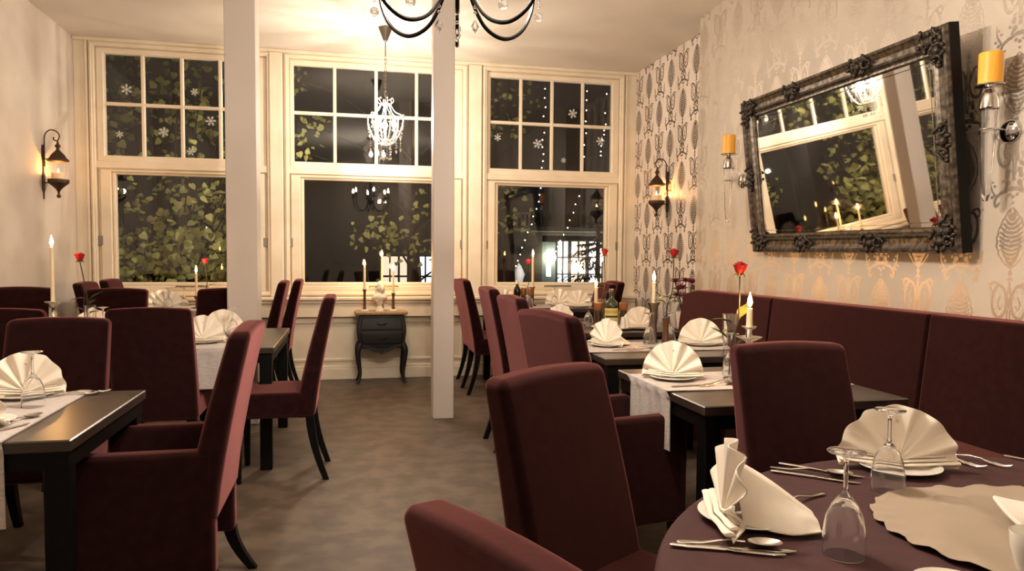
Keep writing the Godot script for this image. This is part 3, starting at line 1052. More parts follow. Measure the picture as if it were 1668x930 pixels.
func lantern_sconce(at: Vector3, side: float, label: String) -> void:
	# side +1: on the left wall, facing +x; the candle stands 0.12 m off the wall
	var o := thing("lantern_sconce", label, "wall lantern", at, 0.0 if side > 0 else 180.0, "bronze lantern sconces")
	var mb := MB.new()
	mb.extr(PackedVector2Array(v2([[-0.006, -0.30], [0.006, -0.30], [0.008, -0.25], [0.028, -0.21], [0.028, -0.10], [0.013, -0.06], [0.013, 0.02], [0.026, 0.06], [0.026, 0.13], [0.014, 0.165], [-0.014, 0.165], [-0.026, 0.13], [-0.026, 0.06], [-0.013, 0.02], [-0.013, -0.06], [-0.028, -0.10], [-0.028, -0.21], [-0.008, -0.25]])), 0, 0.008, Transform3D(Basis(Vector3.UP, PI / 2), Vector3.ZERO))
	part("wall_strap", mb, "bronze", o)
	mb = MB.new()
	mb.tube(spline(v3([[0.015, -0.02, 0], [0.016, 0.16, 0], [0.022, 0.25, 0], [0.06, 0.293, 0], [0.11, 0.285, 0], [0.135, 0.245, 0], [0.118, 0.205, 0], [0.09, 0.212, 0], [0.092, 0.235, 0]]), 7), 0.0055, 8)
	mb.tube(v3([[0.006, 0.045, 0], [0.075, 0.043, 0]]), 0.005, 8)
	mb.tube(v3([[0.006, -0.16, 0], [0.075, -0.158, 0]]), 0.005, 8)
	part("hook", mb, "bronze", o)
	var c := Transform3D(Basis(), Vector3(0.12, 0, 0))
	mb = MB.new()
	mb.lathe(v2([[0.078, 0.025], [0.086, 0.032], [0.082, 0.045], [0.068, 0.052], [0.050, 0.085], [0.022, 0.115], [0.014, 0.125], [0.012, 0.142], [0.022, 0.152], [0.022, 0.165], [0.010, 0.176], [0.008, 0.19], [0.004, 0.205], [0, 0.205], [0, 0.20], [0.01, 0.11], [0.045, 0.07], [0.078, 0.025]]), 20, c)
	part("roof", mb, "bronze", o)
	mb = MB.new()
	mb.lathe(v2([[0, -0.29], [0.012, -0.285], [0.018, -0.268], [0.008, -0.255], [0.010, -0.235], [0.020, -0.215], [0.050, -0.185], [0.074, -0.165], [0.082, -0.155], [0.082, -0.128], [0.077, -0.128], [0.076, -0.150], [0, -0.150]]), 20, c)
	part("dish", mb, "bronze", o)
	var k := thing("pillar_candle", "lit cream pillar candle inside the " + ("lantern on the left plain wall" if side > 0 else "lantern on the dark-patterned wall"), "candle", at + Vector3(0.12 * side, -0.149, 0), 0, "lantern candles")
	mb = MB.new()
	mb.lathe(v2([[0, 0], [0.051, 0], [0.052, 0.004], [0.052, 0.072], [0.049, 0.077], [0.03, 0.072], [0, 0.069]]), 20)
	part("wax_block", mb, "wax", k)
	flame_at(Vector3(0, 0.072, 0), k, 0.07, 0.85)

func glass_sconce(at: Vector3, label: String, candle_label: String) -> void:
	# at: middle of the round wall plate; the glass stands 0.12 m off the wall, towards -x
	var o := thing("glass_sconce", label, "wall sconce", at, 0, "glass candle sconces")
	var mb := MB.new()
	mb.lathe(v2([[0, 0], [0.056, 0.0], [0.057, 0.006], [0.05, 0.018], [0.03, 0.028], [0, 0.032]]), 28, Transform3D(Basis(Vector3.BACK, PI / 2), Vector3.ZERO))
	part("wall_plate", mb, "chrome", o)
	mb = MB.new()
	mb.tube(spline(v3([[-0.025, 0, 0], [-0.06, 0.006, 0], [-0.09, 0.0, 0]]), 5), 0.005, 8)
	var l := []
	for j in 24:
		l.append(Vector3(-0.125 + cos(TAU * j / 24) * 0.036, 0, sin(TAU * j / 24) * 0.036))
	mb.tube(l, 0.004, 6, true)
	part("arm", mb, "chrome", o)
	var c := Transform3D(Basis(), Vector3(-0.125, 0, 0))
	mb = MB.new()
	mb.lathe(v2([[0.0, -0.325], [0.010, -0.322], [0.016, -0.30], [0.022, -0.22], [0.029, -0.08], [0.032, 0.04], [0.034, 0.112], [0.030, 0.112], [0.028, 0.04], [0.025, -0.08], [0.018, -0.22], [0.010, -0.29], [0.0, -0.30]]), 24, c)
	part("glass_cone", mb, "clear_glass", o)
	mb = MB.new()
	mb.lathe(v2([[0, 0.085], [0.040, 0.088], [0.041, 0.10], [0.037, 0.14], [0.026, 0.168], [0.016, 0.18], [0.016, 0.188], [0.058, 0.194], [0.060, 0.202], [0.0, 0.202]]), 28, c)
	part("holder_cup", mb, "silver", o)
	var k := thing("yellow_candle", candle_label, "candle", at + Vector3(-0.125, 0.202, 0), 0, "yellow pillar candles")
	mb = MB.new()
	mb.lathe(v2([[0, 0], [0.046, 0], [0.049, 0.004], [0.049, 0.136], [0.046, 0.142], [0.036, 0.138], [0, 0.128]]), 28)
	part("wax_block", mb, "yellow_wax", k)
	mb = MB.new()
	mb.tube(v3([[0, 0.126, 0], [0.001, 0.14, 0]]), 0.0014, 5)
	part("wick", mb, "black_wood", k)

func carving(mb: MB, c: Vector3, along: Vector3, out: Vector3, length: float, height: float, r: RandomNumberGenerator) -> void:
	# a raised spray of scrolls and leaves
	var across := out.cross(along).normalized()
	for s: float in [-1.0, 1.0]:
		for k in 3:
			var w := length * (0.5 - 0.13 * k)
			var pts := []
			for j in 9:
				var t := j / 8.0
				var a := t * 4.4
				pts.append(c + along * s * (w * (0.25 + 0.6 * t) + 0.018 * cos(a) * (1 - t * 0.4)) + across * (height * (0.32 - 0.30 * k) + 0.02 * sin(a + k)) + out * (0.016 + 0.012 * sin(PI * t)))
			mb.tube(pts, [0.004, 0.008, 0.010, 0.0105, 0.010, 0.009, 0.008, 0.007, 0.004], 6)
		for k in 5:
			var p := c + along * s * length * (0.08 + 0.085 * k) + across * r.randf_range(-0.32, 0.38) * height * (1.0 - 0.12 * k) + out * 0.016
			mb.ball(p, Vector3.ONE * r.randf_range(0.009, 0.016), 6)
	mb.ball(c + out * 0.02, Vector3.ONE * 0.024, 8)
	mb.ball(c + out * 0.018 + across * height * 0.36, Vector3.ONE * 0.017, 8)

func wall_mirror() -> void:
	# leans out from the wall: its foot on the wall, its top 0.15 m off
	var o := thing("wall_mirror", "large mirror in a carved dark silver frame leaning from the papered right wall", "mirror", Vector3(2.894, 1.351, -3.884))
	var w := 1.905
	var h := 1.076
	# local: x to the right seen from the room (towards +z), y up, z out of the wall
	o.basis = Basis(Vector3(0, 0, 1), Vector3(0, 1, 0), Vector3(-1, 0, 0)) * Basis(Vector3.UP, deg_to_rad(-1.43)) * Basis(Vector3.RIGHT, deg_to_rad(7.0)) * Basis(Vector3.BACK, deg_to_rad(-0.4))
	var mb := MB.new()
	# swept moulding: (distance inward from the outer edge, height)
	var prof := [[0.0, -0.012], [0.0, 0.03], [0.006, 0.044], [0.018, 0.047], [0.028, 0.038], [0.05, 0.026], [0.075, 0.028], [0.088, 0.034], [0.092, 0.030], [0.10, 0.018], [0.108, 0.022], [0.118, 0.022], [0.123, 0.012], [0.123, 0.004]]
	for i in prof.size() - 1:
		var a := rect(-w / 2, w / 2, 0, h).grow(-prof[i][0])
		var b := rect(-w / 2, w / 2, 0, h).grow(-prof[i + 1][0])
		var za: float = prof[i][1]
		var zb: float = prof[i + 1][1]
		var ca := [a.position, Vector2(a.end.x, a.position.y), a.end, Vector2(a.position.x, a.end.y)]
		var cb := [b.position, Vector2(b.end.x, b.position.y), b.end, Vector2(b.position.x, b.end.y)]
		for s in 4:
			var t := (s + 1) % 4
			mb.poly([Vector3(ca[s].x, ca[s].y, za), Vector3(ca[t].x, ca[t].y, za), Vector3(cb[t].x, cb[t].y, zb), Vector3(cb[s].x, cb[s].y, zb)])
	part("frame", mb, "frame_silver", o)
	mb = MB.new()
	ring(mb, rect(-w / 2 - 0.002, w / 2 + 0.002, -0.002, h + 0.002), rect(-w / 2 + 0.002, w / 2 - 0.002, 0.002, h - 0.002), -0.03, 0.026, 0.002)
	plank(mb, -w / 2 + 0.004, w / 2 - 0.004, 0.004, h - 0.004, -0.03, -0.014)
	part("backing", mb, "black_wood", o)
	mb = MB.new()
	ring(mb, rect(-w / 2 + 0.12, w / 2 - 0.12, 0.12, h - 0.12), rect(-w / 2 + 0.155, w / 2 - 0.155, 0.155, h - 0.155), 0.0, 0.009, 0.008)
	part("bevel", mb, "mirror_glass", o)
	part("glass", solid(-w / 2 + 0.154, w / 2 - 0.154, 0.154, h - 0.154, 0.0, 0.0085), "mirror_glass", o)
	var r := RandomNumberGenerator.new()
	r.seed = 4
	for q in [[-0.33, 0.055, 0], [0.33, 0.055, 0], [-0.33, h - 0.055, 0], [0.33, h - 0.055, 0], [-w / 2 + 0.055, h / 2, 1], [w / 2 - 0.055, h / 2, 1]]:
		mb = MB.new()
		carving(mb, Vector3(q[0], q[1], 0.022), Vector3.UP if q[2] else Vector3.RIGHT, Vector3.BACK, 0.22, 0.10, r)
		part("carved_spray", mb, "frame_carving", o)
	for sx: float in [-1.0, 1.0]:
		for sy: float in [0.0, 1.0]:
			mb = MB.new()
			var c := Vector3(sx * (w / 2 - 0.06), 0.06 if sy == 0.0 else h - 0.06, 0.022)
			carving(mb, c + Vector3(-sx * 0.05, 0, 0), Vector3.RIGHT, Vector3.BACK, 0.17, 0.11, r)
			carving(mb, c + Vector3(0, 0.05 if sy == 0.0 else -0.05, 0), Vector3.UP, Vector3.BACK, 0.17, 0.11, r)
			part("carved_corner", mb, "frame_carving", o)

func build_lamps() -> void:
	crystal_chandelier(Vector3(0.323, 2.50, -6.86), E_CRYSTAL)
	black_chandelier(Vector3(0.362, 2.172, -2.53), E_BLACK)
	var third := copy_of(get_node("crystal_chandelier"), Vector3(0.7, 2.50, 1.1), 20, "crystal chandelier behind the camera over the rest of the room")
	for l in third.find_children("*", "OmniLight3D", false, false):
		l.light_energy = E_BEHIND / 3
	lantern_sconce(Vector3(XL, 2.07, -7.07), 1.0, "bronze lantern hanging from a scroll hook on the plain left wall")
	lantern_sconce(Vector3(XR, 2.01, -6.97), -1.0, "bronze lantern hanging from a scroll hook on the dark-patterned right wall")
	wall_mirror()
	glass_sconce(Vector3(XB, 1.90, -2.80), "glass cone sconce with a round chrome plate right of the mirror", "yellow pillar candle on the sconce right of the mirror")
	glass_sconce(Vector3(XB, 1.90, -5.135), "glass cone sconce half behind the left edge of the mirror frame", "yellow pillar candle on the sconce left of the mirror")

# ---------------------------------------------------------------- things on the tables
var proto := {}

func put(kind: String, at: Vector3, turn: float, label: String, group := "", size := Vector3.ONE) -> Node3D:
	if not proto.has(kind):
		var o: Node3D = call_make(kind, label)
		proto[kind] = o
		o.position = at
		o.rotation_degrees.y = turn
		o.scale = size
		if group:
			o.set_meta("group", group)
		return o
	return copy_of(proto[kind], at, turn, label, group, size)

func call_make(kind: String, label: String) -> Node3D:
	var mb := MB.new()
	match kind:
		"glass":
			mb.lathe(v2([[0.0, 0.108], [0.010, 0.106], [0.022, 0.094], [0.031, 0.075], [0.0365, 0.045], [0.0375, 0.025], [0.0355, 0.0], [0.0368, -0.0006], [0.0388, 0.025], [0.038, 0.046], [0.033, 0.076], [0.024, 0.098], [0.013, 0.112], [0.006, 0.120], [0.0042, 0.135], [0.0042, 0.170], [0.0055, 0.186], [0.012, 0.193], [0.034, 0.1975], [0.0355, 0.199], [0.0345, 0.2005], [0.0, 0.202]]), 40)
			return single("wine_glass", label, "wine glass", mb, "clear_glass")
		"plate":
			mb.lathe(v2([[0, 0.0], [0.062, 0.0], [0.066, 0.003], [0.100, 0.013], [0.105, 0.0155], [0.1045, 0.0175], [0.098, 0.0165], [0.068, 0.007], [0.055, 0.0055], [0, 0.0055]]), 44)
			return single("side_plate", label, "plate", mb, "porcelain")
		"napkin":
			return make_napkin(label)
		"fork":
			return make_cutlery("fork", label)
		"knife":
			return make_cutlery("knife", label)
		"spoon":
			return make_cutlery("spoon", label)
	return null

# a napkin folded into a standing fan, its face to +z, with a prop behind
func make_napkin(label: String) -> Node3D:
	var o := thing("fan_napkin", label, "napkin", Vector3.ZERO, 0, "napkins folded as fans")
	var sheet := func(side: float):
		var rows := []
		for i in 9:
			var r := 0.008 + 0.137 * i / 8.0
			var row := PackedVector3Array()
			for j in 65:
				var t := j / 64.0
				var a := PI * (1.04 - 1.08 * t)
				var ph := fposmod(t * 7.0 + 0.5, 1.0)
				var tri := 1.0 - absf(ph * 2.0 - 1.0)
				tri = tri * tri * (3 - 2 * tri)
				var amp := (0.005 + 0.010 * i / 8.0) * (0.8 + 0.35 * sin(j * 0.37))
				var rr := r * (1.0 - 0.05 * absf(cos(a)) * i / 8.0)
				var y := 0.016 + sin(a) * rr * 1.04
				row.append(Vector3(cos(a) * rr, maxf(y, 0.006 + 0.004 * side), (tri - 0.5) * amp * 2.0 - y * 0.10 + side * 0.0016))
			rows.append(row)
		return rows
	var mb := MB.new()
	var front: Array = sheet.call(1.0)
	var back: Array = sheet.call(-1.0)
	back.reverse()
	mb.surf(back + front, true, false)
	mb.ix.reverse()
	part("fan", mb, "napkin_cloth", o)
	# the rolled fold along the foot of the fan
	mb = MB.new()
	for k in 3:
		var rows := []
		for i in 15:
			var t := i / 14.0 * 2.0 - 1.0
			var row := PackedVector3Array()
			for j in 10:
				var a := TAU * j / 10
				var w := 0.011 * (0.55 + 0.45 * absf(t)) + 0.001 * sin(t * 9 + k)
				row.append(Vector3(t * (0.134 - 0.012 * k), 0.010 + 0.007 * k + 0.008 * absf(t) + sin(a) * w * 0.42, 0.024 - 0.012 * k - 0.012 * absf(t) + cos(a) * w))
			rows.append(row)
		var c0 := PackedVector3Array()
		var c1 := PackedVector3Array()
		for j in 10:
			c0.append(Vector3(-(0.134 - 0.012 * k), 0.018 + 0.007 * k, 0.012 - 0.012 * k))
			c1.append(Vector3(0.134 - 0.012 * k, 0.018 + 0.007 * k, 0.012 - 0.012 * k))
		mb.surf([c0] + rows + [c1], false, true)
	part("foot_fold", mb, "napkin_cloth", o)
	# the prop: a ridge of cloth that falls away behind
	mb = MB.new()
	var out := []
	for s: float in [1.0, -1.0]:
		for i in 13:
			var k := i if s > 0 else 12 - i
			var u := k / 12.0
			var row := PackedVector3Array()
			for j in 13:
				var v := j / 12.0 * 2.0 - 1.0
				var h := lerpf(0.128, 0.022, pow(u, 1.15))
				var wd := lerpf(0.044, 0.078, sin(u * PI * 0.8)) 
				row.append(Vector3(v * wd + 0.006 * sin(u * 5), maxf(0.004, h - pow(absf(v), 1.2) * h * 0.95 + 0.003 * sin(v * 7 + u * 4)) + s * 0.0012, -0.012 - u * 0.165 - 0.02 * absf(v) * (1 - u)))
			out.append(row)
	mb.surf(out, true, false)
	part("prop_fold", mb, "napkin_cloth", o)
	return o

func make_cutlery(kind: String, label: String) -> Node3D:
	# lies along +x, handle end at x = -0.1
	var mb := MB.new()
	var tab: Array
	if kind == "knife":
		tab = [[-0.108, 0.005, 0.002], [-0.10, 0.0085, 0.0032], [-0.06, 0.0075, 0.0032], [-0.005, 0.0055, 0.003], [0.0, 0.0045, 0.0025], [0.012, 0.0085, 0.0012], [0.06, 0.0095, 0.001], [0.09, 0.008, 0.001], [0.106, 0.002, 0.0008]]
	elif kind == "fork":
		tab = [[-0.098, 0.006, 0.0012], [-0.09, 0.0085, 0.0016], [-0.05, 0.006, 0.0018], [0.0, 0.0032, 0.0022], [0.03, 0.0032, 0.002], [0.045, 0.009, 0.0014], [0.055, 0.0115, 0.0012], [0.062, 0.0118, 0.0012]]
	else:
		tab = [[-0.098, 0.006, 0.0012], [-0.09, 0.0085, 0.0016], [-0.05, 0.006, 0.0018], [0.0, 0.0032, 0.0022], [0.032, 0.0034, 0.002]]
	var rise := func(x: float) -> float:
		return 0.004 + 0.010 * exp(-pow((x - 0.01) / 0.035, 2)) if kind != "knife" else 0.004
	var rows := []
	for q in tab:
		var row := PackedVector3Array()
		for j in 10:
			var a := -TAU * j / 10
			row.append(Vector3(q[0], rise.call(q[0]) + sin(a) * q[2], cos(a) * q[1]))
		rows.append(row)
	var c0 := PackedVector3Array()
	var c1 := PackedVector3Array()
	for j in 10:
		c0.append(Vector3(tab[0][0] - 0.001, rise.call(tab[0][0]), 0))
		c1.append(Vector3(tab[tab.size() - 1][0] + 0.001, rise.call(tab[tab.size() - 1][0]), 0))
	mb.surf([c0] + rows + [c1], false, true)
	if kind == "fork":
		for k in 4:
			var z := -0.0096 + 0.0064 * k
			var pts := []
			for j in 6:
				var t := j / 5.0
				pts.append(Vector3(0.06 + 0.045 * t, rise.call(0.06) - 0.004 * sin(t * PI) + 0.003 * t, z))
			mb.tube(pts, [0.0017, 0.0017, 0.0016, 0.0014, 0.0012, 0.0006], 6)
	elif kind == "spoon":
		for s: float in [1.0, -1.0]:
			var bowl := []
			for i in 7:
				var f := i / 6.0 if s > 0 else 1.0 - i / 6.0
				var row := PackedVector3Array()
				for j in 24:
					var a := -TAU * j / 24
					var tip := 1.0 + 0.12 * cos(a)
					row.append(Vector3(0.066 + cos(a) * 0.033 * f * tip, 0.0035 + 0.009 * f * f + s * 0.0005, sin(a) * 0.0205 * f * (1.0 + 0.1 * cos(a))))
				bowl.append(row)
			mb.surf(bowl, false, true)
	return single("dinner_" + kind if kind != "spoon" else "table_spoon", label, kind, mb, "silver")

# ---- roses and vases
func rose(label: String, head: Vector3, foot: Vector3, leaves: Array, colour := "rose_red", size := 1.0) -> void:
	var o := thing("rose", label, "rose", foot, 0, "single roses on the tables")
	var h := head - foot
	var bend := h * 0.55 + Vector3(0.012, 0, 0.006)
	var mb := MB.new()
	var pts := spline([Vector3.ZERO, h * 0.3 + Vector3(-0.006, 0, 0), bend, h], 6)
	mb.tube(pts, 0.0028 * size, 6)
	part("stem", mb, "stem_green", o)
	# head: rings of cupped petals
	var m := Node3D.new()
	for ring_ in 3:
		var n: int = [3, 4, 5][ring_]
		for k in n:
			mb = MB.new()
			var a0 := TAU * k / n + ring_ * 0.7
			var half := TAU / n * 0.66
			var rows := []
			for s: float in [1.0, -1.0]:
				for i in 7:
					var t := i / 6.0 if s > 0 else 1.0 - i / 6.0
					var row := PackedVector3Array()
					for j in 9:
						var u := j / 8.0 * 2 - 1
						var a := a0 + u * half * (0.35 + 0.65 * sin(minf(t, 0.8) / 0.8 * PI / 2))
						var r := (0.0085 + 0.0042 * ring_) * (0.38 + 0.72 * sin(t * PI * 0.70)) + (0.0035 * ring_ * pow(t, 6)) + s * 0.0004
						var y := (0.046 - 0.004 * ring_) * t * (1.0 - 0.16 * u * u * t)
						row.append(Vector3(cos(a) * r, y, -sin(a) * r))
					rows.append(row)
			mb.surf(rows, true, false)
			mb.warp(func(p): return h + p * size)
			part("petal", mb, colour, o)
	m.free()
	mb = MB.new()
	for k in 5:
		var a := TAU * k / 5
		mb.tube([h + Vector3(0, -0.002, 0), h + Vector3(cos(a) * 0.014, 0.004, sin(a) * 0.014) * size, h + Vector3(cos(a) * 0.022, -0.006, sin(a) * 0.022) * size], [0.004, 0.0035, 0.0006], 5)
	part("sepals", mb, "leaf_green", o)
	for q in leaves:
		# q: height share, direction in degrees, length, droop
		var at: Vector3 = pts[clampi(int(q[0] * (pts.size() - 1)), 0, pts.size() - 1)]
		var d := Vector3(cos(deg_to_rad(q[1])), 0, sin(deg_to_rad(q[1])))
		mb = MB.new()
		leaf(mb, at + d * 0.02 + Vector3(0, 0.012, 0), (d + Vector3(0, q[3], 0)).normalized(), q[2], q[2] * 0.55, 0.18)
		mb.tube([at, at + d * 0.02 + Vector3(0, 0.012, 0)], 0.0012, 5)
		part("leaf", mb, "leaf_green", o)

# a leaf blade with a fold along its midrib, both faces
func leaf(mb: MB, base: Vector3, dir: Vector3, length: float, width: float, fold := 0.2, nrm := Vector3.UP, n := 5) -> void:
	var side := dir.cross(nrm).normalized()
	var up := side.cross(dir).normalized()
	var rows := []
	for s: float in [1.0, -1.0]:
		for i in n + 1:
			var t := float(i) / n if s > 0 else 1.0 - float(i) / n
			var w := width * 0.5 * sin(PI * pow(t, 0.72)) * (1.0 - 0.25 * t) + 0.0006
			var c := base + dir * length * t - up * length * 0.16 * t * t + up * s * 0.0004
			rows.append(PackedVector3Array([c - side * w + up * w * fold * 2.0, c, c + side * w + up * w * fold * 2.0]))
	mb.surf(rows, true, false)

func glass_vase(label: String, at: Vector3, h: float, r0: float, r1: float, mat_ := "clear_glass") -> void:
	var mb := MB.new()
	var w := 0.0022
	mb.lathe(v2([[0, 0.012], [r0 - w, 0.014], [(r0 * 0.7 + r1 * 0.3) - w, h * 0.4], [r1 - w, h], [r1, h + 0.001], [(r0 * 0.7 + r1 * 0.3), h * 0.4], [r0, 0.012], [r0 * 1.15, 0.0], [0, 0]]), 28)
	mb.ix.reverse()
	single("bud_vase", label, "vase", mb, mat_, at, 0, "bud vases on the tables")

func holder(label: String, at: Vector3, prof: Array, mat_ := "silver") -> void:
	var mb := MB.new()
	mb.lathe(v2(prof), 28)
	single("candle_holder", label, "candle holder", mb, mat_, at, 0, "candle holders on the tables")

func build_items() -> void:
	var t := 0.7545   # on a runner
	var gl := "upturned wine glasses"
	var cut := "cutlery laid on the tables"
	var pl := "small white plates under the napkins"
	# --- front left table
	put("plate", Vector3(-1.225, t, -3.12), 0, "white plate under the fan napkin behind the upturned glass, front left table", pl)
	put("napkin", Vector3(-1.225, t + 0.006, -3.13), 6, "fan napkin behind the upturned glass on the front left table")
	put("glass", Vector3(-1.117, t, -2.92), 0, "upturned wine glass on the front left table before its fan napkin", gl)
	put("plate", Vector3(-1.17, t, -2.64), 0, "white plate cut by the left picture edge", pl)
	put("napkin", Vector3(-1.18, t + 0.006, -2.64), 150, "fan napkin cut by the left picture edge, beside the spoon")
	put("fork", Vector3(-1.04, t, -3.16), 20, "left of the two forks at the far end of the front left runner", cut)
	put("fork", Vector3(-1.075, t, -3.12), 22, "fork touching the fan napkin on the front left table", cut)
	put("spoon", Vector3(-1.075, t, -2.66), 62, "spoon with its bowl towards the aisle on the front left table", cut)
	put("knife", Vector3(-1.06, t, -2.53), 66, "knife nearest the front edge of the front left table", cut)
	put("fork", Vector3(-1.115, t, -2.54), 64, "fork beside the knife at the front edge of the front left table", cut)
	# --- large left table
	put("plate", Vector3(-0.90, t, -4.83), 0, "white plate under the nearer fan napkin before the left post", pl)
	put("napkin", Vector3(-0.90, t + 0.006, -4.84), -5, "nearer of the two fan napkins before the left post")
	put("plate", Vector3(-0.855, t, -5.32), 0, "white plate under the farther fan napkin before the left post", pl)
	put("napkin", Vector3(-0.855, t + 0.006, -5.33), 12, "farther of the two fan napkins before the left post, by an upturned glass")
	put("glass", Vector3(-0.77, t, -5.17), 0, "upturned wine glass beside the farther fan napkin before the left post", gl)
	put("fork", Vector3(-0.775, t, -4.90), 70, "left of two forks behind the top of the pink-lit armchair", cut)
	put("fork", Vector3(-0.735, t, -4.90), 68, "right of two forks behind the top of the pink-lit armchair", cut)
	put("plate", Vector3(-1.70, t, -5.42), 0, "white plate under the fan napkin behind the rose vase", pl)
	put("napkin", Vector3(-1.70, t + 0.006, -5.43), 0, "fan napkin behind the glass rose vase on the left")
	put("glass", Vector3(-1.585, t, -5.25), 0, "upturned wine glass just right of the glass rose vase on the left", gl)
	holder("silver holder of the tall candle on the left", Vector3(-1.772, t, -4.95), [[0, 0], [0.05, 0.0], [0.052, 0.006], [0.03, 0.014], [0.024, 0.03], [0.024, 0.13], [0.034, 0.14], [0.034, 0.15], [0.024, 0.16], [0.022, 0.21], [0.022, 0.235], [0.044, 0.252], [0.046, 0.257], [0.016, 0.25], [0.0, 0.245]])
	taper("taper_candle", "tall lit candle at the left between the two dark chair backs", Vector3(-1.772, t + 0.245, -4.95), 0.345, 0.0115, "taper candles on the tables")
	glass_vase("clear glass vase of the rose in the left corner", Vector3(-1.60, t, -5.05), 0.225, 0.030, 0.034)
	rose("red rose in the left corner, in front of the wall beside the left window", Vector3(-1.65, 1.255, -5.05), Vector3(-1.595, t + 0.02, -5.05), [[0.66, 180, 0.075, 0.0], [0.62, -10, 0.085, 0.8], [0.5, 40, 0.08, 0.7], [0.42, 170, 0.06, 0.5], [0.35, 20, 0.07, 0.4]], "rose_red", 1.25)
	# --- table under the left window
	var h := 0.8045
	put("plate", Vector3(-1.60, h, -7.06), 0, "white plate under the napkins of the left window table", pl)
	put("napkin", Vector3(-1.605, h + 0.006, -7.06), -12, "napkin fan under the left window, left of the small glasses")
	put("napkin", Vector3(-1.70, h + 0.001, -7.25), 40, "second napkin fan under the left window, partly behind the first")
	put("glass", Vector3(-1.565, h, -6.93), 0, "left of the two upturned glasses under the left window", gl)
	put("glass", Vector3(-1.46, h, -7.05), 0, "right of the two upturned glasses under the left window, beside the candle", gl)
	holder("thin holder of the candle under the left window", Vector3(-1.385, h, -7.2), [[0, 0], [0.045, 0], [0.045, 0.005], [0.01, 0.012], [0.008, 0.08], [0.022, 0.10], [0.022, 0.115], [0, 0.11]], "candlestick_brown")
	taper("taper_candle", "short lit candle under the left window before the green leaves", Vector3(-1.385, h + 0.11, -7.2), 0.215, 0.0125, "taper candles on the tables")
	glass_vase("small glass vase beside the candle under the left window", Vector3(-1.315, h, -7.3), 0.15, 0.022, 0.028)
	rose("small pink rose beside the candle under the left window", Vector3(-1.325, 1.215, -7.3), Vector3(-1.315, h + 0.02, -7.3), [[0.6, 10, 0.06, 0.3], [0.5, 170, 0.06, 0.4]], "rose_pink", 1.2)
	# --- nearest bench table
	put("plate", Vector3(1.44, t, -3.07), 0, "white plate under the large fan napkin above the hanging runner", pl)
	put("napkin", Vector3(1.44, t + 0.006, -3.08), -27, "large fan napkin on the nearest bench table above the hanging runner")
	put("fork", Vector3(1.60, t, -2.93), 15, "fork right of the large fan napkin on the nearest bench table", cut)
	put("spoon", Vector3(1.56, t, -2.88), 10, "spoon right of the large fan napkin on the nearest bench table", cut)
	put("knife", Vector3(1.45, t, -2.89), 5, "knife before the plate on the nearest bench table", cut)
	put("glass", Vector3(1.755, t, -3.12), 0, "upturned wine glass cut by the left edge of the dark chair", gl)
	holder("flared glass holder behind the dark chair", Vector3(1.752, t, -2.96), [[0, 0], [0.04, 0], [0.042, 0.006], [0.016, 0.02], [0.011, 0.06], [0.011, 0.17], [0.02, 0.182], [0.055, 0.198], [0.06, 0.202], [0.054, 0.203], [0.018, 0.192], [0.016, 0.198], [0.016, 0.236], [0.032, 0.244], [0.032, 0.25], [0, 0.245]])
	taper("taper_candle", "lit candle directly above the dark chair at the bench", Vector3(1.752, t + 0.246, -2.96), 0.085, 0.0145, "taper candles on the tables", 0.07)
	glass_vase("clear glass vase of the rose above the dark chair", Vector3(1.69, t, -3.02), 0.30, 0.024, 0.034)
	rose("red rose standing before the bench just under the mirror", Vector3(1.722, 1.232, -3.0), Vector3(1.692, t + 0.02, -3.02), [[0.72, -35, 0.10, 1.1], [0.62, 190, 0.10, 0.35], [0.52, 150, 0.085, 0.2], [0.4, 200, 0.09, 0.9], [0.3, 10, 0.08, 1.2]], "rose_red", 1.35)
	# --- second bench table
	put("plate", Vector3(1.56, t, -4.28), 0, "white plate at the aisle end of the second bench table", pl)
	put("napkin", Vector3(1.55, t + 0.006, -4.28), -62, "fan napkin turned to the aisle on the second bench table")
	put("plate", Vector3(2.17, t, -4.23), 0, "white plate at the bench end of the second bench table", pl)
	put("napkin", Vector3(2.165, t + 0.006, -4.23), -22, "wide fan napkin directly before the end of the velvet bench")
	put("glass", Vector3(1.865, t, -4.34), 0, "upturned wine glass left of the tall candle on the second bench table", gl)
	put("glass", Vector3(2.015, t, -4.36), 0, "upturned wine glass right of the brown vase", gl)
	put("knife", Vector3(1.62, t, -4.08), 6, "knife on the second bench table nearest the runner edge", cut)
	put("fork", Vector3(1.72, t, -4.14), 12, "fork on the second bench table between napkin and vase", cut)
	put("spoon", Vector3(1.70, t, -4.05), 4, "spoon on the second bench table beside the knife", cut)
	holder("tall dull metal candle holder beside the brown vase", Vector3(1.925, t, -4.42), [[0, 0], [0.036, 0], [0.036, 0.006], [0.026, 0.02], [0.023, 0.10], [0.024, 0.2], [0.028, 0.235], [0.042, 0.258], [0.042, 0.264], [0.02, 0.262], [0, 0.26]], "dull_metal")
	taper("taper_candle", "tall lit candle before the dark-patterned wall", Vector3(1.925, t + 0.26, -4.42), 0.135, 0.013, "taper candles on the tables", 0.07)
	holder("narrow brown vase holding the leafy rose", Vector3(1.90, t, -4.17), [[0, 0], [0.028, 0], [0.029, 0.02], [0.020, 0.07], [0.017, 0.12], [0.021, 0.165], [0.026, 0.18], [0.022, 0.178], [0.013, 0.12], [0, 0.11]], "candlestick_brown")
	rose("dark red rose with many leaves before the dark-patterned wall", Vector3(1.958, 1.308, -4.2), Vector3(1.90, t + 0.125, -4.17), [[0.72, 10, 0.055, 0.5], [0.6, -20, 0.05, 0.2], [0.5, 170, 0.085, -0.1], [0.42, 20, 0.075, 0.1], [0.45, 90, 0.06, 0.4], [0.4, 200, 0.07, 0.2], [0.48, -60, 0.06, 0.5]], "rose_red", 1.25)
	# --- third bench table
	t = 0.752
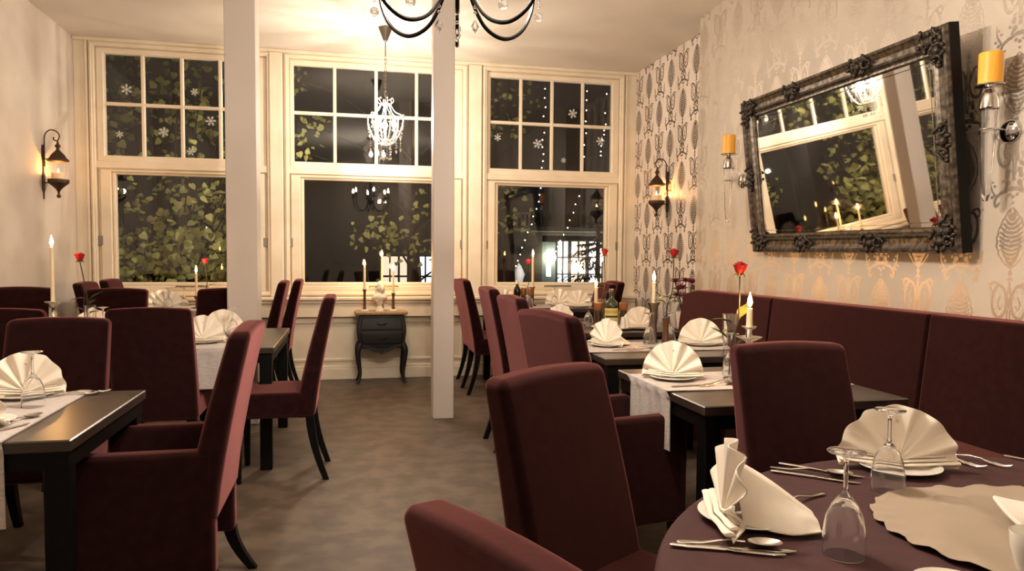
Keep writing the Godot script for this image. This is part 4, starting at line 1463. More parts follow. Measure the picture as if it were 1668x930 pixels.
	var mb := MB.new()
	mb.lathe(v2([[0, 0.0], [0.13, 0.0], [0.15, 0.006], [0.17, 0.014], [0.17, 0.017], [0.148, 0.012], [0.12, 0.006], [0, 0.006]]), 48)
	single("serving_plate", "wide flat plate under the oil bottle", "plate", mb, "porcelain", Vector3(2.0, t, -5.36))
	var b := thing("oil_bottle", "dark green oil bottle with a yellow label and a silver cap", "bottle", Vector3(1.978, t + 0.007, -5.35))
	mb = MB.new()
	mb.lathe(v2([[0, 0], [0.05, 0], [0.055, 0.006], [0.055, 0.165], [0.052, 0.19], [0.040, 0.21], [0.022, 0.225], [0.017, 0.24], [0.0165, 0.275], [0, 0.276]]), 28)
	part("bottle_body", mb, "green_glass", b)
	mb = MB.new()
	mb.lathe(v2([[0.017, 0.262], [0.0195, 0.265], [0.0195, 0.30], [0.018, 0.303], [0, 0.303]]), 20)
	part("cap", mb, "silver", b)
	mb = MB.new()
	var rows := []
	for i in 2:
		var row := PackedVector3Array()
		for j in 13:
			var a := deg_to_rad(20 + 140.0 * j / 12 - 12)
			row.append(Vector3(-cos(a) * 0.0556, 0.155 if i == 0 else 0.035, sin(a) * 0.0556))
		rows.append(row)
	mb.surf(rows)
	part("label", mb, "bottle_label", b)
	for q in [[1.905, -5.44, "left of the oil bottle"], [2.115, -5.44, "right of the oil bottle"]]:
		var m := thing("pepper_mill", "pepper mill with a wooden head standing " + q[2], "pepper mill", Vector3(q[0], t + (0.008 if q[0] > 1.99 else 0.0085), q[1]), 0, "mills on the third bench table")
		mb = MB.new()
		mb.lathe(v2([[0, 0], [0.026, 0], [0.026, 0.12], [0.022, 0.125], [0, 0.125]]), 20)
		part("body", mb, "bronze", m)
		mb = MB.new()
		mb.lathe(v2([[0, 0.125], [0.027, 0.126], [0.034, 0.15], [0.035, 0.185], [0.031, 0.19], [0, 0.19]]), 20)
		part("head", mb, "mill_wood", m)
	for q in [[2.045, -5.27, "nearer the bottle"], [2.085, -5.30, "nearer the napkin"]]:
		mb = MB.new()
		mb.lathe(v2([[0, 0], [0.019, 0], [0.020, 0.003], [0.017, 0.07], [0.013, 0.084], [0.006, 0.09], [0, 0.091]]), 16)
		single("salt_shaker", "small white salt shaker, the one " + q[2], "salt shaker", mb, "porcelain", Vector3(q[0], t + 0.009, q[1]), 0, "white shakers")
	put("glass", Vector3(1.855, t, -5.53), 0, "upturned wine glass left of the candle and the oil bottle", gl)
	holder("brown holder of the candle behind the oil bottle", Vector3(1.94, t, -5.60), [[0, 0], [0.034, 0], [0.034, 0.006], [0.018, 0.015], [0.015, 0.17], [0.028, 0.185], [0.028, 0.192], [0, 0.188]], "candlestick_brown")
	taper("taper_candle", "lit candle just left of the oil bottle", Vector3(1.94, t + 0.188, -5.60), 0.125, 0.015, "taper candles on the tables")
	glass_vase("glass vase behind the oil bottle", Vector3(2.03, t, -5.72), 0.21, 0.026, 0.036)
	rose("red rose with yellow leaves at the right edge of the right window", Vector3(2.042, 1.318, -5.7), Vector3(2.03, t + 0.02, -5.72), [[0.72, 190, 0.09, 0.25], [0.66, 175, 0.075, -0.15], [0.5, 10, 0.06, 0.5], [0.42, 170, 0.05, 0.4]], "rose_red", 1.3)
	put("plate", Vector3(1.67, t, -5.68), 0, "white plate at the aisle end of the third bench table", pl)
	put("napkin", Vector3(1.66, t + 0.006, -5.68), -50, "fan napkin at the aisle end of the third bench table")
	put("plate", Vector3(2.20, t, -5.30), 0, "white plate right of the oil bottle and shakers", pl)
	put("napkin", Vector3(2.20, t + 0.006, -5.31), -15, "fan napkin right of the oil bottle and shakers")
	put("fork", Vector3(1.80, t, -5.42), 10, "fork on the third bench table left of the wide plate", cut)
	# --- table under the right window
	h = 0.8045
	holder("brown holder of the tall candle under the right window", Vector3(1.815, h, -7.2), [[0, 0], [0.04, 0], [0.04, 0.006], [0.016, 0.016], [0.014, 0.17], [0.025, 0.185], [0.025, 0.192], [0, 0.188]], "candlestick_brown")
	taper("taper_candle", "tall lit candle before the glass of the right window", Vector3(1.815, h + 0.188, -7.2), 0.315, 0.0135, "taper candles on the tables")
	b = thing("dark_bottle", "small dark bottle with a pale cap under the right window", "bottle", Vector3(1.63, h, -7.1))
	mb = MB.new()
	mb.lathe(v2([[0, 0], [0.034, 0], [0.036, 0.005], [0.036, 0.15], [0.030, 0.185], [0.015, 0.205], [0.013, 0.24], [0, 0.24]]), 20)
	part("bottle_body", mb, "dark_bottle", b)
	mb = MB.new()
	mb.lathe(v2([[0.014, 0.225], [0.016, 0.226], [0.016, 0.262], [0, 0.264]]), 16)
	part("cap", mb, "porcelain", b)
	for q in [[1.70, -7.12, "next to the dark bottle"], [1.765, -7.1, "next to the candle"]]:
		var m := thing("pepper_mill", "wooden-headed mill under the right window, the one " + q[2], "pepper mill", Vector3(q[0], h, q[1]), 0, "mills under the right window")
		mb = MB.new()
		mb.lathe(v2([[0, 0], [0.024, 0], [0.024, 0.10], [0.02, 0.11], [0, 0.11]]), 16)
		part("body", mb, "bronze", m)
		mb = MB.new()
		mb.lathe(v2([[0, 0.11], [0.025, 0.111], [0.030, 0.14], [0.030, 0.18], [0.026, 0.186], [0, 0.186]]), 16)
		part("head", mb, "mill_wood", m)
	put("glass", Vector3(1.725, h, -6.97), 0, "upturned glass before the mills under the right window", gl)
	put("glass", Vector3(1.99, h, -7.0), 0, "upturned glass between candle and fan napkins under the right window", gl)
	put("plate", Vector3(2.09, h, -7.2), 0, "white plate under the left fan napkin of the right window table", pl)
	put("napkin", Vector3(2.09, h + 0.006, -7.2), -8, "left of the two fan napkins under the right window")
	put("plate", Vector3(2.22, h, -6.95), 0, "white plate under the right fan napkin of the right window table", pl)
	put("napkin", Vector3(2.22, h + 0.006, -6.95), -30, "right of the two fan napkins under the right window")
	put("plate", Vector3(1.50, h, -7.12), 0, "white plate behind the chair tops under the right window", pl)
	put("napkin", Vector3(1.50, h + 0.006, -7.12), 12, "napkin half hidden by the chair tops under the right window")
	glass_vase("small vase behind the candle under the right window", Vector3(1.775, h, -7.3), 0.15, 0.02, 0.026)
	rose("small pink rose beside the candle flame in the right window", Vector3(1.785, 1.225, -7.28), Vector3(1.775, h + 0.02, -7.3), [[0.5, 170, 0.05, 0.3], [0.45, 20, 0.05, 0.3]], "rose_pink", 1.15)
	# --- round table
	t = 0.7484
	put("plate", Vector3(0.835, t, -1.40), 0, "white plate at the left of the round table, cutlery before it", pl)
	put("napkin", Vector3(0.772, t + 0.006, -1.39), -108, "napkin seen from the side at the left of the round table", "", Vector3(1.0, 1.05, 1.05))
	put("glass", Vector3(0.915, t, -1.192), 0, "nearest upturned wine glass on the round table", gl)
	put("glass", Vector3(1.272, t, -1.505), 0, "upturned wine glass before the fan napkin on the round table", gl)
	put("plate", Vector3(1.43, t, -1.655), 0, "white plate under the fan napkin at the far side of the round table", pl)
	put("napkin", Vector3(1.435, t + 0.006, -1.665), -20, "wide fan napkin at the far side of the round table", "", Vector3(1.12, 0.98, 1))
	var lay := func(kind: String, a: Vector2, c: Vector2, label: String):
		put(kind, Vector3((a.x + c.x) / 2, t, (a.y + c.y) / 2), rad_to_deg(atan2(-(c.y - a.y), c.x - a.x)), label, cut)
	lay.call("knife", Vector2(0.596, -1.302), Vector2(0.815, -1.200), "long knife nearest the camera on the round table")
	lay.call("knife", Vector2(0.625, -1.285), Vector2(0.835, -1.215), "knife partly under the spoon on the round table")
	lay.call("spoon", Vector2(0.615, -1.312), Vector2(0.825, -1.238), "large spoon before the left plate on the round table")
	lay.call("fork", Vector2(1.09, -1.51), Vector2(0.93, -1.45), "fork handle sticking out behind the left napkin of the round table")
	lay.call("spoon", Vector2(1.09, -1.74), Vector2(1.265, -1.61), "spoon at the far side of the round table left of the glass")
	lay.call("knife", Vector2(1.085, -1.70), Vector2(1.24, -1.565), "nearer knife at the far side of the round table")
	lay.call("knife", Vector2(1.14, -1.765), Vector2(1.29, -1.60), "farther knife at the far side of the round table, reaching the glass")
	lay.call("fork", Vector2(1.60, -1.80), Vector2(1.665, -1.625), "left of the two forks right of the wide fan napkin")
	lay.call("fork", Vector2(1.66, -1.79), Vector2(1.74, -1.61), "right of the two forks right of the wide fan napkin")
	lay.call("fork", Vector2(1.83, -1.71), Vector2(1.90, -1.53), "fork at the right picture edge of the round table")
	# crumpled round taupe cloth with a scalloped edge
	rows = []
	for s: float in [1.0, -1.0]:
		for i in 19:
			var f := i / 18.0 if s > 0 else 1.0 - i / 18.0
			var row := PackedVector3Array()
			for j in 120:
				var a := -TAU * j / 120
				var r := f * (0.30 + 0.010 * absf(sin(a * 13)) * smoothstep(0.7, 1.0, f) + 0.008 * sin(a * 3 + 1))
				var y := 0.004 + 0.010 * f * (0.5 + 0.5 * sin(a * 5 + f * 4)) * (0.4 + 0.6 * sin(f * 9 + a * 2)) + 0.006 * smoothstep(0.78, 1.0, f) * (0.5 + 0.5 * sin(a * 27 + 3 * sin(a * 3)))
				row.append(Vector3(cos(a) * r, maxf(0.001, y) + s * 0.0009, sin(a) * r))
			rows.append(row)
	mb = MB.new()
	mb.surf(rows, true, true)
	single("round_placemat", "crumpled round taupe cloth with a wavy edge on the round table", "placemat", mb, "taupe_cloth", Vector3(1.375, t + 0.001, -1.19), 20)
	mb = MB.new()
	mb.lathe(v2([[0, 0], [0.026, 0], [0.03, 0.004], [0.041, 0.045], [0.043, 0.072], [0.041, 0.073], [0.036, 0.03], [0.02, 0.008], [0, 0.007]]), 32)
	single("white_cup", "white cup cut by the right picture edge, on the taupe cloth", "cup", mb, "porcelain", Vector3(1.172, t + 0.0145, -1.022))
	mb = MB.new()
	mb.rbox(Vector3(0, 0.016, 0), Vector3(0.24, 0.012, 0.24), 0.006, 2, 8)
	mb.warp(func(p): return p + Vector3(0, 0.85 * (p.x * p.x + p.z * p.z), 0))
	single("square_dish", "pale dish with a raised corner at the right picture edge", "dish", mb, "porcelain", Vector3(1.412, t + 0.008, -1.138), -28)
	mb = MB.new()
	mb.lathe(v2([[0, 0], [0.04, 0], [0.05, 0.006], [0.065, 0.02], [0.064, 0.022], [0.048, 0.01], [0, 0.005]]), 32)
	single("small_dish", "small white dish at the bottom picture edge on the round table", "dish", mb, "porcelain", Vector3(0.985, t, -1.005))

# ---------------------------------------------------------------- chest, bust, stickers, flowers
# smooth union of tapered capsules, meshed as surface nets; prims: [a, b, radius a, radius b]
func blob(prims: Array, cell: float, k: float) -> MB:
	var lo := Vector3.ONE * 1e9
	var hi := -lo
	for q in prims:
		var r: float = maxf(q[2], q[3]) + cell * 2
		lo = lo.min(q[0] - Vector3.ONE * r).min(q[1] - Vector3.ONE * r)
		hi = hi.max(q[0] + Vector3.ONE * r).max(q[1] + Vector3.ONE * r)
	var n := Vector3i(((hi - lo) / cell).ceil()) + Vector3i.ONE
	var val := PackedFloat32Array()
	val.resize(n.x * n.y * n.z)
	val.fill(1.0)
	for q in prims:
		var a: Vector3 = q[0]
		var ab: Vector3 = q[1] - a
		var ra: float = q[2]
		var rb: float = q[3]
		var reach := maxf(ra, rb) + k + cell * 2
		var i0 := Vector3i(((a.min(q[1]) - Vector3.ONE * reach - lo) / cell).floor()).clamp(Vector3i.ZERO, n - Vector3i.ONE)
		var i1 := Vector3i(((a.max(q[1]) + Vector3.ONE * reach - lo) / cell).ceil()).clamp(Vector3i.ZERO, n - Vector3i.ONE)
		var ll := maxf(ab.length_squared(), 1e-12)
		for z in range(i0.z, i1.z + 1):
			for y in range(i0.y, i1.y + 1):
				for x in range(i0.x, i1.x + 1):
					var p := lo + Vector3(x, y, z) * cell
					var t := clampf((p - a).dot(ab) / ll, 0, 1)
					var d := p.distance_to(a + ab * t) - lerpf(ra, rb, t)
					var at := (z * n.y + y) * n.x + x
					var o := val[at]
					var h := maxf(k - absf(o - d), 0.0) / k
					val[at] = minf(o, d) - h * h * k * 0.25
	var mb := MB.new()
	var ids := {}
	var dx := [0, 1, 0, 1, 0, 1, 0, 1]
	var dy := [0, 0, 1, 1, 0, 0, 1, 1]
	var dz := [0, 0, 0, 0, 1, 1, 1, 1]
	var edges := [[0, 1], [2, 3], [4, 5], [6, 7], [0, 2], [1, 3], [4, 6], [5, 7], [0, 4], [1, 5], [2, 6], [3, 7]]
	for z in n.z - 1:
		for y in n.y - 1:
			for x in n.x - 1:
				var at := (z * n.y + y) * n.x + x
				var c := []
				var m := 0
				for j in 8:
					var w := val[at + (dz[j] * n.y + dy[j]) * n.x + dx[j]]
					c.append(w)
					if w < 0:
						m += 1
				if m == 0 or m == 8:
					continue
				var s := Vector3.ZERO
				var cnt := 0
				for e in edges:
					if (c[e[0]] < 0) != (c[e[1]] < 0):
						var f: float = c[e[0]] / (c[e[0]] - c[e[1]])
						s += Vector3(dx[e[0]], dy[e[0]], dz[e[0]]).lerp(Vector3(dx[e[1]], dy[e[1]], dz[e[1]]), f)
						cnt += 1
				ids[at] = mb.v.size()
				mb.v.append(lo + (Vector3(x, y, z) + s / cnt) * cell)
				mb.uv.append(Vector2.ZERO)
	var step := [1, n.x, n.x * n.y]
	for at in ids:
		for ax in 3:
			var u: int = step[(ax + 1) % 3]
			var w: int = step[(ax + 2) % 3]
			var i0 := val[at]
			var i1 := val[at + step[ax]]
			if (i0 < 0) == (i1 < 0):
				continue
			if not (ids.has(at - u) and ids.has(at - w) and ids.has(at - u - w)):
				continue
			var q := [ids[at], ids[at - u], ids[at - u - w], ids[at - w]]
			if i0 > 0:
				q.reverse()
			mb.ix.append_array([q[0], q[1], q[2], q[0], q[2], q[3]])
	return mb

func build_corner_things() -> void:
	# small bombe chest
	var o := thing("black_chest", "small black bulging chest with a scalloped apron under the middle window", "chest", Vector3(0.312, 0, -7.62))
	var swell := func(p: Vector3) -> Vector3:
		var t := clampf((p.y - 0.36) / 0.34, 0, 1)
		var f := 0.93 + 0.11 * sin(PI * (1.0 - pow(t, 1.3))) + 0.03 * (1 - t)
		return Vector3(p.x * f, p.y, p.z * (0.9 + 0.14 * sin(PI * (1 - t)) + 0.05 * (1 - t)) + (0.02 * cos(p.x / 0.24 * PI / 2) if p.z > 0.05 else 0.0))
	var mb := MB.new()
	mb.rbox(Vector3(0, 0.53, 0), Vector3(0.47, 0.34, 0.26), 0.012, 2, 8)
	mb.warp(swell)
	part("body", mb, "chest_black", o)
	for k in 2:
		mb = MB.new()
		mb.rbox(Vector3(0, 0.615 - 0.145 * k, 0.124), Vector3(0.40, 0.125, 0.03), 0.008, 2, 8)
		mb.warp(swell)
		var d := part("drawer", mb, "chest_black", o)
		mb = MB.new()
		mb.tube(spline(v3([[-0.045, 0.625 - 0.145 * k, 0.150], [-0.03, 0.61 - 0.145 * k, 0.180], [0.03, 0.61 - 0.145 * k, 0.180], [0.045, 0.625 - 0.145 * k, 0.150]]), 5), 0.005, 6)
		part("handle", mb, "black_metal", d)
	mb = MB.new()
	var ap := [[-0.20, 0.40], [-0.19, 0.375], [-0.15, 0.37], [-0.11, 0.345], [-0.07, 0.325], [-0.03, 0.318], [0.0, 0.300], [0.03, 0.318], [0.07, 0.325], [0.11, 0.345], [0.15, 0.37], [0.19, 0.375], [0.20, 0.40]]
	mb.extr(PackedVector2Array(v2(ap)), 0.118, 0.142)
	part("apron", mb, "chest_black", o)
	for sx: float in [-1.0, 1.0]:
		for sz: float in [-1.0, 1.0]:
			mb = MB.new()
			mb.tube(spline(v3([[sx * 0.205, 0.42, sz * 0.105], [sx * 0.237, 0.34, sz * 0.118], [sx * 0.228, 0.22, sz * 0.112], [sx * 0.216, 0.10, sz * 0.108], [sx * 0.232, 0.025, sz * 0.122], [sx * 0.245, 0.0, sz * 0.13]]), 5), [0.03, 0.031, 0.032, 0.032, 0.032, 0.031, 0.029, 0.028, 0.027, 0.026, 0.025, 0.024, 0.022, 0.021, 0.02, 0.019, 0.018, 0.017, 0.016, 0.016, 0.016, 0.016, 0.016, 0.017, 0.018, 0.018], 8)
			part("leg", mb, "chest_black", o)
	mb = MB.new()
	var top := []
	for j in 64:
		var a := TAU * j / 64
		var c := Vector2(cos(a), sin(a))
		var sq := c / maxf(absf(c.x), absf(c.y))
		sq = c.lerp(sq, 0.88)
		top.append(Vector2(sq.x * 0.268 + 0.006 * sin(a * 8), sq.y * 0.155 + 0.012 * cos(sq.x * PI * 0.5) * signf(sq.y) + 0.004 * cos(sq.x * 9)))
	var lays := []
	for q in [[0.0, 0.70], [0.94, 0.70], [0.97, 0.705], [1.0, 0.715], [0.99, 0.728], [0.96, 0.735], [0.0, 0.735]]:
		var row := PackedVector3Array()
		for p in top:
			row.append(Vector3(p.x * q[0], q[1], -p.y * q[0]))
		lays.append(row)
	mb.surf(lays, false, true)
	part("top_slab", mb, "weathered_top", o)
	# bust
	var B := func(a: Array, b: Array, ra: float, rb: float): return [Vector3(a[0], a[1], a[2]) * 0.001, Vector3(b[0], b[1], b[2]) * 0.001, ra * 0.001, rb * 0.001]
	var prims := [
		B.call([0, 4, 0], [0, 10, 0], 40, 36), B.call([0, 18, 0], [0, 58, 0], 20, 15), B.call([0, 62, 0], [0, 70, 0], 24, 26),
		B.call([-40, 122, 0], [40, 122, 0], 22, 22), B.call([-56, 118, 0], [-40, 128, 0], 17, 20), B.call([56, 118, 0], [40, 128, 0], 17, 20), B.call([0, 78, 6], [0, 120, 8], 24, 40),
		B.call([-30, 92, 12], [25, 118, 26], 14, 12), B.call([0, 135, 0], [4, 165, 4], 20, 18),
		B.call([6, 205, 4], [8, 222, 2], 30, 33), B.call([9, 185, 14], [9, 195, 12], 20, 24),
		B.call([13, 176, 26], [13, 180, 24], 9, 9), B.call([13, 208, 36], [14, 194, 44], 4, 7), B.call([2, 211, 34], [6, 213, 36], 5, 4), B.call([22, 211, 32], [19, 213, 35], 5, 4), B.call([9, 186, 36], [18, 186, 36], 4, 4), B.call([-24, 205, 2], [-24, 195, 4], 7, 5), B.call([38, 205, -2], [38, 195, 0], 7, 5)]
	var r := RandomNumberGenerator.new()
	r.seed = 8
	for k in 26:
		var a := r.randf_range(0, TAU)
		var e := r.randf_range(0.05, 1.45)
		var d := Vector3(cos(a) * cos(e), sin(e), sin(a) * cos(e))
		if d.z > 0.55 and d.y < 0.6:
			d.z = -d.z
		prims.append([(Vector3(7, 216, 0) + d * 33) * 0.001, (Vector3(7, 212, -3) + d * 36) * 0.001, 0.010, 0.008])
	for s: float in [-1.0, 1.0]:
		for k in 3:
			prims.append([Vector3(7 + s * 30, 200 - k * 16, -12) * 0.001, Vector3(7 + s * 34, 188 - k * 16, -8) * 0.001, 0.011, 0.009])
	prims.append([Vector3(0, 256, 4) * 0.001, Vector3(14, 262, 2) * 0.001, 0.012, 0.009])
	single("classical_bust", "small white classical bust between the candles on the black chest", "bust", blob(prims, 0.005, 0.012), "statue", Vector3(0.297, 0.733, -7.60), 15).scale = Vector3.ONE * 1.16
	# candlesticks beside it
	for q in [[0.145, -7.58, 0.225, 0.235, "left of the bust"], [0.434, -7.58, 0.185, 0.235, "right of the bust"], [0.325, -7.69, 0.26, 0.30, "behind the bust"]]:
		var at := Vector3(q[0], 0.735, q[1])
		var c := thing("candlestick", "slim brown candlestick on a pale round foot " + q[4], "candlestick", at, 0, "candlesticks on the chest")
		mb = MB.new()
		mb.lathe(v2([[0, 0], [0.042, 0], [0.044, 0.006], [0.036, 0.014], [0.02, 0.02], [0, 0.02]]), 24)
		part("foot", mb, "statue", c)
		mb = MB.new()
		mb.lathe(v2([[0.016, 0.018], [0.018, 0.03], [0.013, 0.045], [0.012, q[2] * 0.5], [0.016, q[2] * 0.55], [0.012, q[2] * 0.6], [0.013, q[2] - 0.03], [0.019, q[2] - 0.012], [0.019, q[2]], [0, q[2] - 0.004]]), 16)
		part("shaft", mb, "candlestick_brown", c)
		taper("taper_candle", "lit candle " + q[4] + " on the black chest", at + Vector3(0, q[2] - 0.004, 0), q[3], 0.0115, "taper candles on the chest")
	# paper snowflakes on the panes
	var n := 0
	for q in [[-2.13, 2.91, 0.052, "left window, upper left pane"], [-1.51, 2.92, 0.035, "left window, upper pane nearest the post"], [-1.36, 2.64, 0.05, "left window, highest of the two beside the post"], [-1.80, 2.51, 0.05, "left window, middle lower small pane"], [-2.20, 2.47, 0.035, "left window, lower left small pane"], [-1.55, 2.33, 0.04, "left window, lowest of the two beside the post"],
			[2.43, 2.90, 0.052, "right window, alone in the upper row"], [1.58, 2.60, 0.038, "right window, lower left small pane"], [2.03, 2.55, 0.052, "right window, second lower small pane"], [2.76, 2.61, 0.05, "right window, lower right small pane"], [2.33, 2.38, 0.03, "right window, smallest one low in the third pane"]]:
		mb = MB.new()
		var big: float = q[2]
		for k in 6:
			var xf := Transform3D(Basis(Vector3.BACK, TAU * k / 6 + n * 0.3), Vector3.ZERO)
			mb.box(Vector3(0, big * 0.5, 0), Vector3(big * 0.15, big, 0.002), 0, xf)
			for s: float in [-1.0, 1.0]:
				for f: float in [0.45, 0.72]:
					mb.box(Vector3(0, big * 0.13, 0), Vector3(big * 0.11, big * 0.26, 0.002), 0, xf * Transform3D(Basis(Vector3.BACK, s * 0.9), Vector3(0, big * f, 0)))
		single("snowflake_sticker", "white snowflake sticker: " + q[3], "sticker", mb, "sticker_white", Vector3(q[0], q[1], ZF - 0.0415), 0, "snowflakes on the panes")
		n += 1
	# magenta flowers beyond the end of the bench
	var stand := Vector3(2.955, 0, -6.08)
	mb = MB.new()
	mb.lathe(v2([[0, 0], [0.13, 0], [0.13, 0.02], [0.025, 0.04], [0.02, 0.62], [0.12, 0.64], [0.12, 0.66], [0, 0.66]]), 24)
	single("plant_stand", "dark round plant stand behind the end of the bench", "stand", mb, "black_wood", stand)
	var f := thing("magenta_bouquet", "small bunch of magenta flowers behind the end of the bench", "bouquet", stand + Vector3(0, 0.66, 0))
	f.scale = Vector3.ONE * 1.25
	mb = MB.new()
	mb.lathe(v2([[0, 0], [0.05, 0], [0.055, 0.01], [0.07, 0.13], [0.066, 0.132], [0.05, 0.02], [0, 0.015]]), 20)
	part("pot", mb, "statue", f)
	for k in 9:
		var a := TAU * k / 9
		var d := Vector3(cos(a) * 0.075, 0.235 + 0.05 * (k % 3), sin(a) * 0.075) if k < 8 else Vector3(0, 0.34, 0)
		mb = MB.new()
		for j in 9:
			var e := TAU * j / 9 + k
			leaf(mb, d + Vector3(0, 0.005 * (j % 2), 0), Vector3(cos(e), 0.5 + 0.5 * (j % 2), sin(e)).normalized(), 0.048, 0.034, 0.3, Vector3.UP, 3)
		part("blossom", mb, "magenta_petal", f)
		mb = MB.new()
		mb.tube([Vector3(0, 0.02, 0), d * 0.6 + Vector3(0, 0.03, 0), d], 0.003, 5)
		part("stem", mb, "stem_green", f)

# ---------------------------------------------------------------- the street outside the windows
func lime_leaf(w: float) -> ArrayMesh:
	# heart-shaped leaf hanging from its stalk: stalk end at the origin, tip along -y, face to +z
	var mb := MB.new()
	var out := [[0.0, 0.0], [0.22, 0.10], [0.42, 0.05], [0.52, -0.16], [0.46, -0.42], [0.30, -0.68], [0.10, -0.90], [0.0, -1.02], [-0.10, -0.90], [-0.30, -0.68], [-0.46, -0.42], [-0.52, -0.16], [-0.42, 0.05], [-0.22, 0.10]]
	for s: float in [1.0, -1.0]:
		var b := mb.v.size()
		mb.v.append(Vector3(0, -0.4, 0.03) * w)
		mb.uv.append(Vector2.ZERO)
		for p in out:
			mb.v.append(Vector3(p[0], p[1], -0.22 * absf(p[0]) + 0.03 - 0.10 * p[1] * p[1] + s * 0.004) * w)
			mb.uv.append(Vector2.ZERO)
		for k in out.size():
			var i := b + 1 + k
			var j := b + 1 + (k + 1) % out.size()
			mb.ix.append_array([b, j, i] if s > 0 else [b, i, j])
	return mb.fin()

func leafy(called: String, label: String, category: String, at: Vector3, spots: Array, sizes: Array, singles: int, wood: MB) -> void:
	# spots: leaf places; the nearest `singles` become parts, the rest one body of leaves
	var o := thing(called, label, category, at)
	part("branches", wood, "bark", o)
	var meshes := [lime_leaf(0.062), lime_leaf(0.076), lime_leaf(0.090)]
	var order := range(spots.size())
	order.sort_custom(func(a, b): return spots[a].z > spots[b].z)
	var rest := [[], [], []]
	for k in order.size():
		var i: int = order[k]
		var tilt := Basis.from_euler(Vector3(rng.randf_range(-1.25, 0.35), rng.randf_range(-1.0, 1.0), rng.randf_range(-1.1, 1.1)))
		var xf := Transform3D(tilt.scaled(Vector3.ONE * sizes[i]), spots[i])
		if k < singles:
			var l := part("leaf", meshes[i % 3], "shrub_leaf_%d" % (i * 7 % 3), o)
			l.transform = xf
		else:
			rest[i % 3].append(xf)
	for v in 3:
		if rest[v].size() < 10:
			continue
		var mm := MultiMesh.new()
		mm.transform_format = MultiMesh.TRANSFORM_3D
		mm.mesh = meshes[v]
		mm.instance_count = rest[v].size()
		for k in rest[v].size():
			mm.set_instance_transform(k, rest[v][k])
		var inst := MultiMeshInstance3D.new()
		inst.name = "foliage"
		inst.multimesh = mm
		inst.material_override = M["shrub_leaf_%d" % v]
		inst.set_meta("kind", "stuff")
		o.add_child(inst, true)

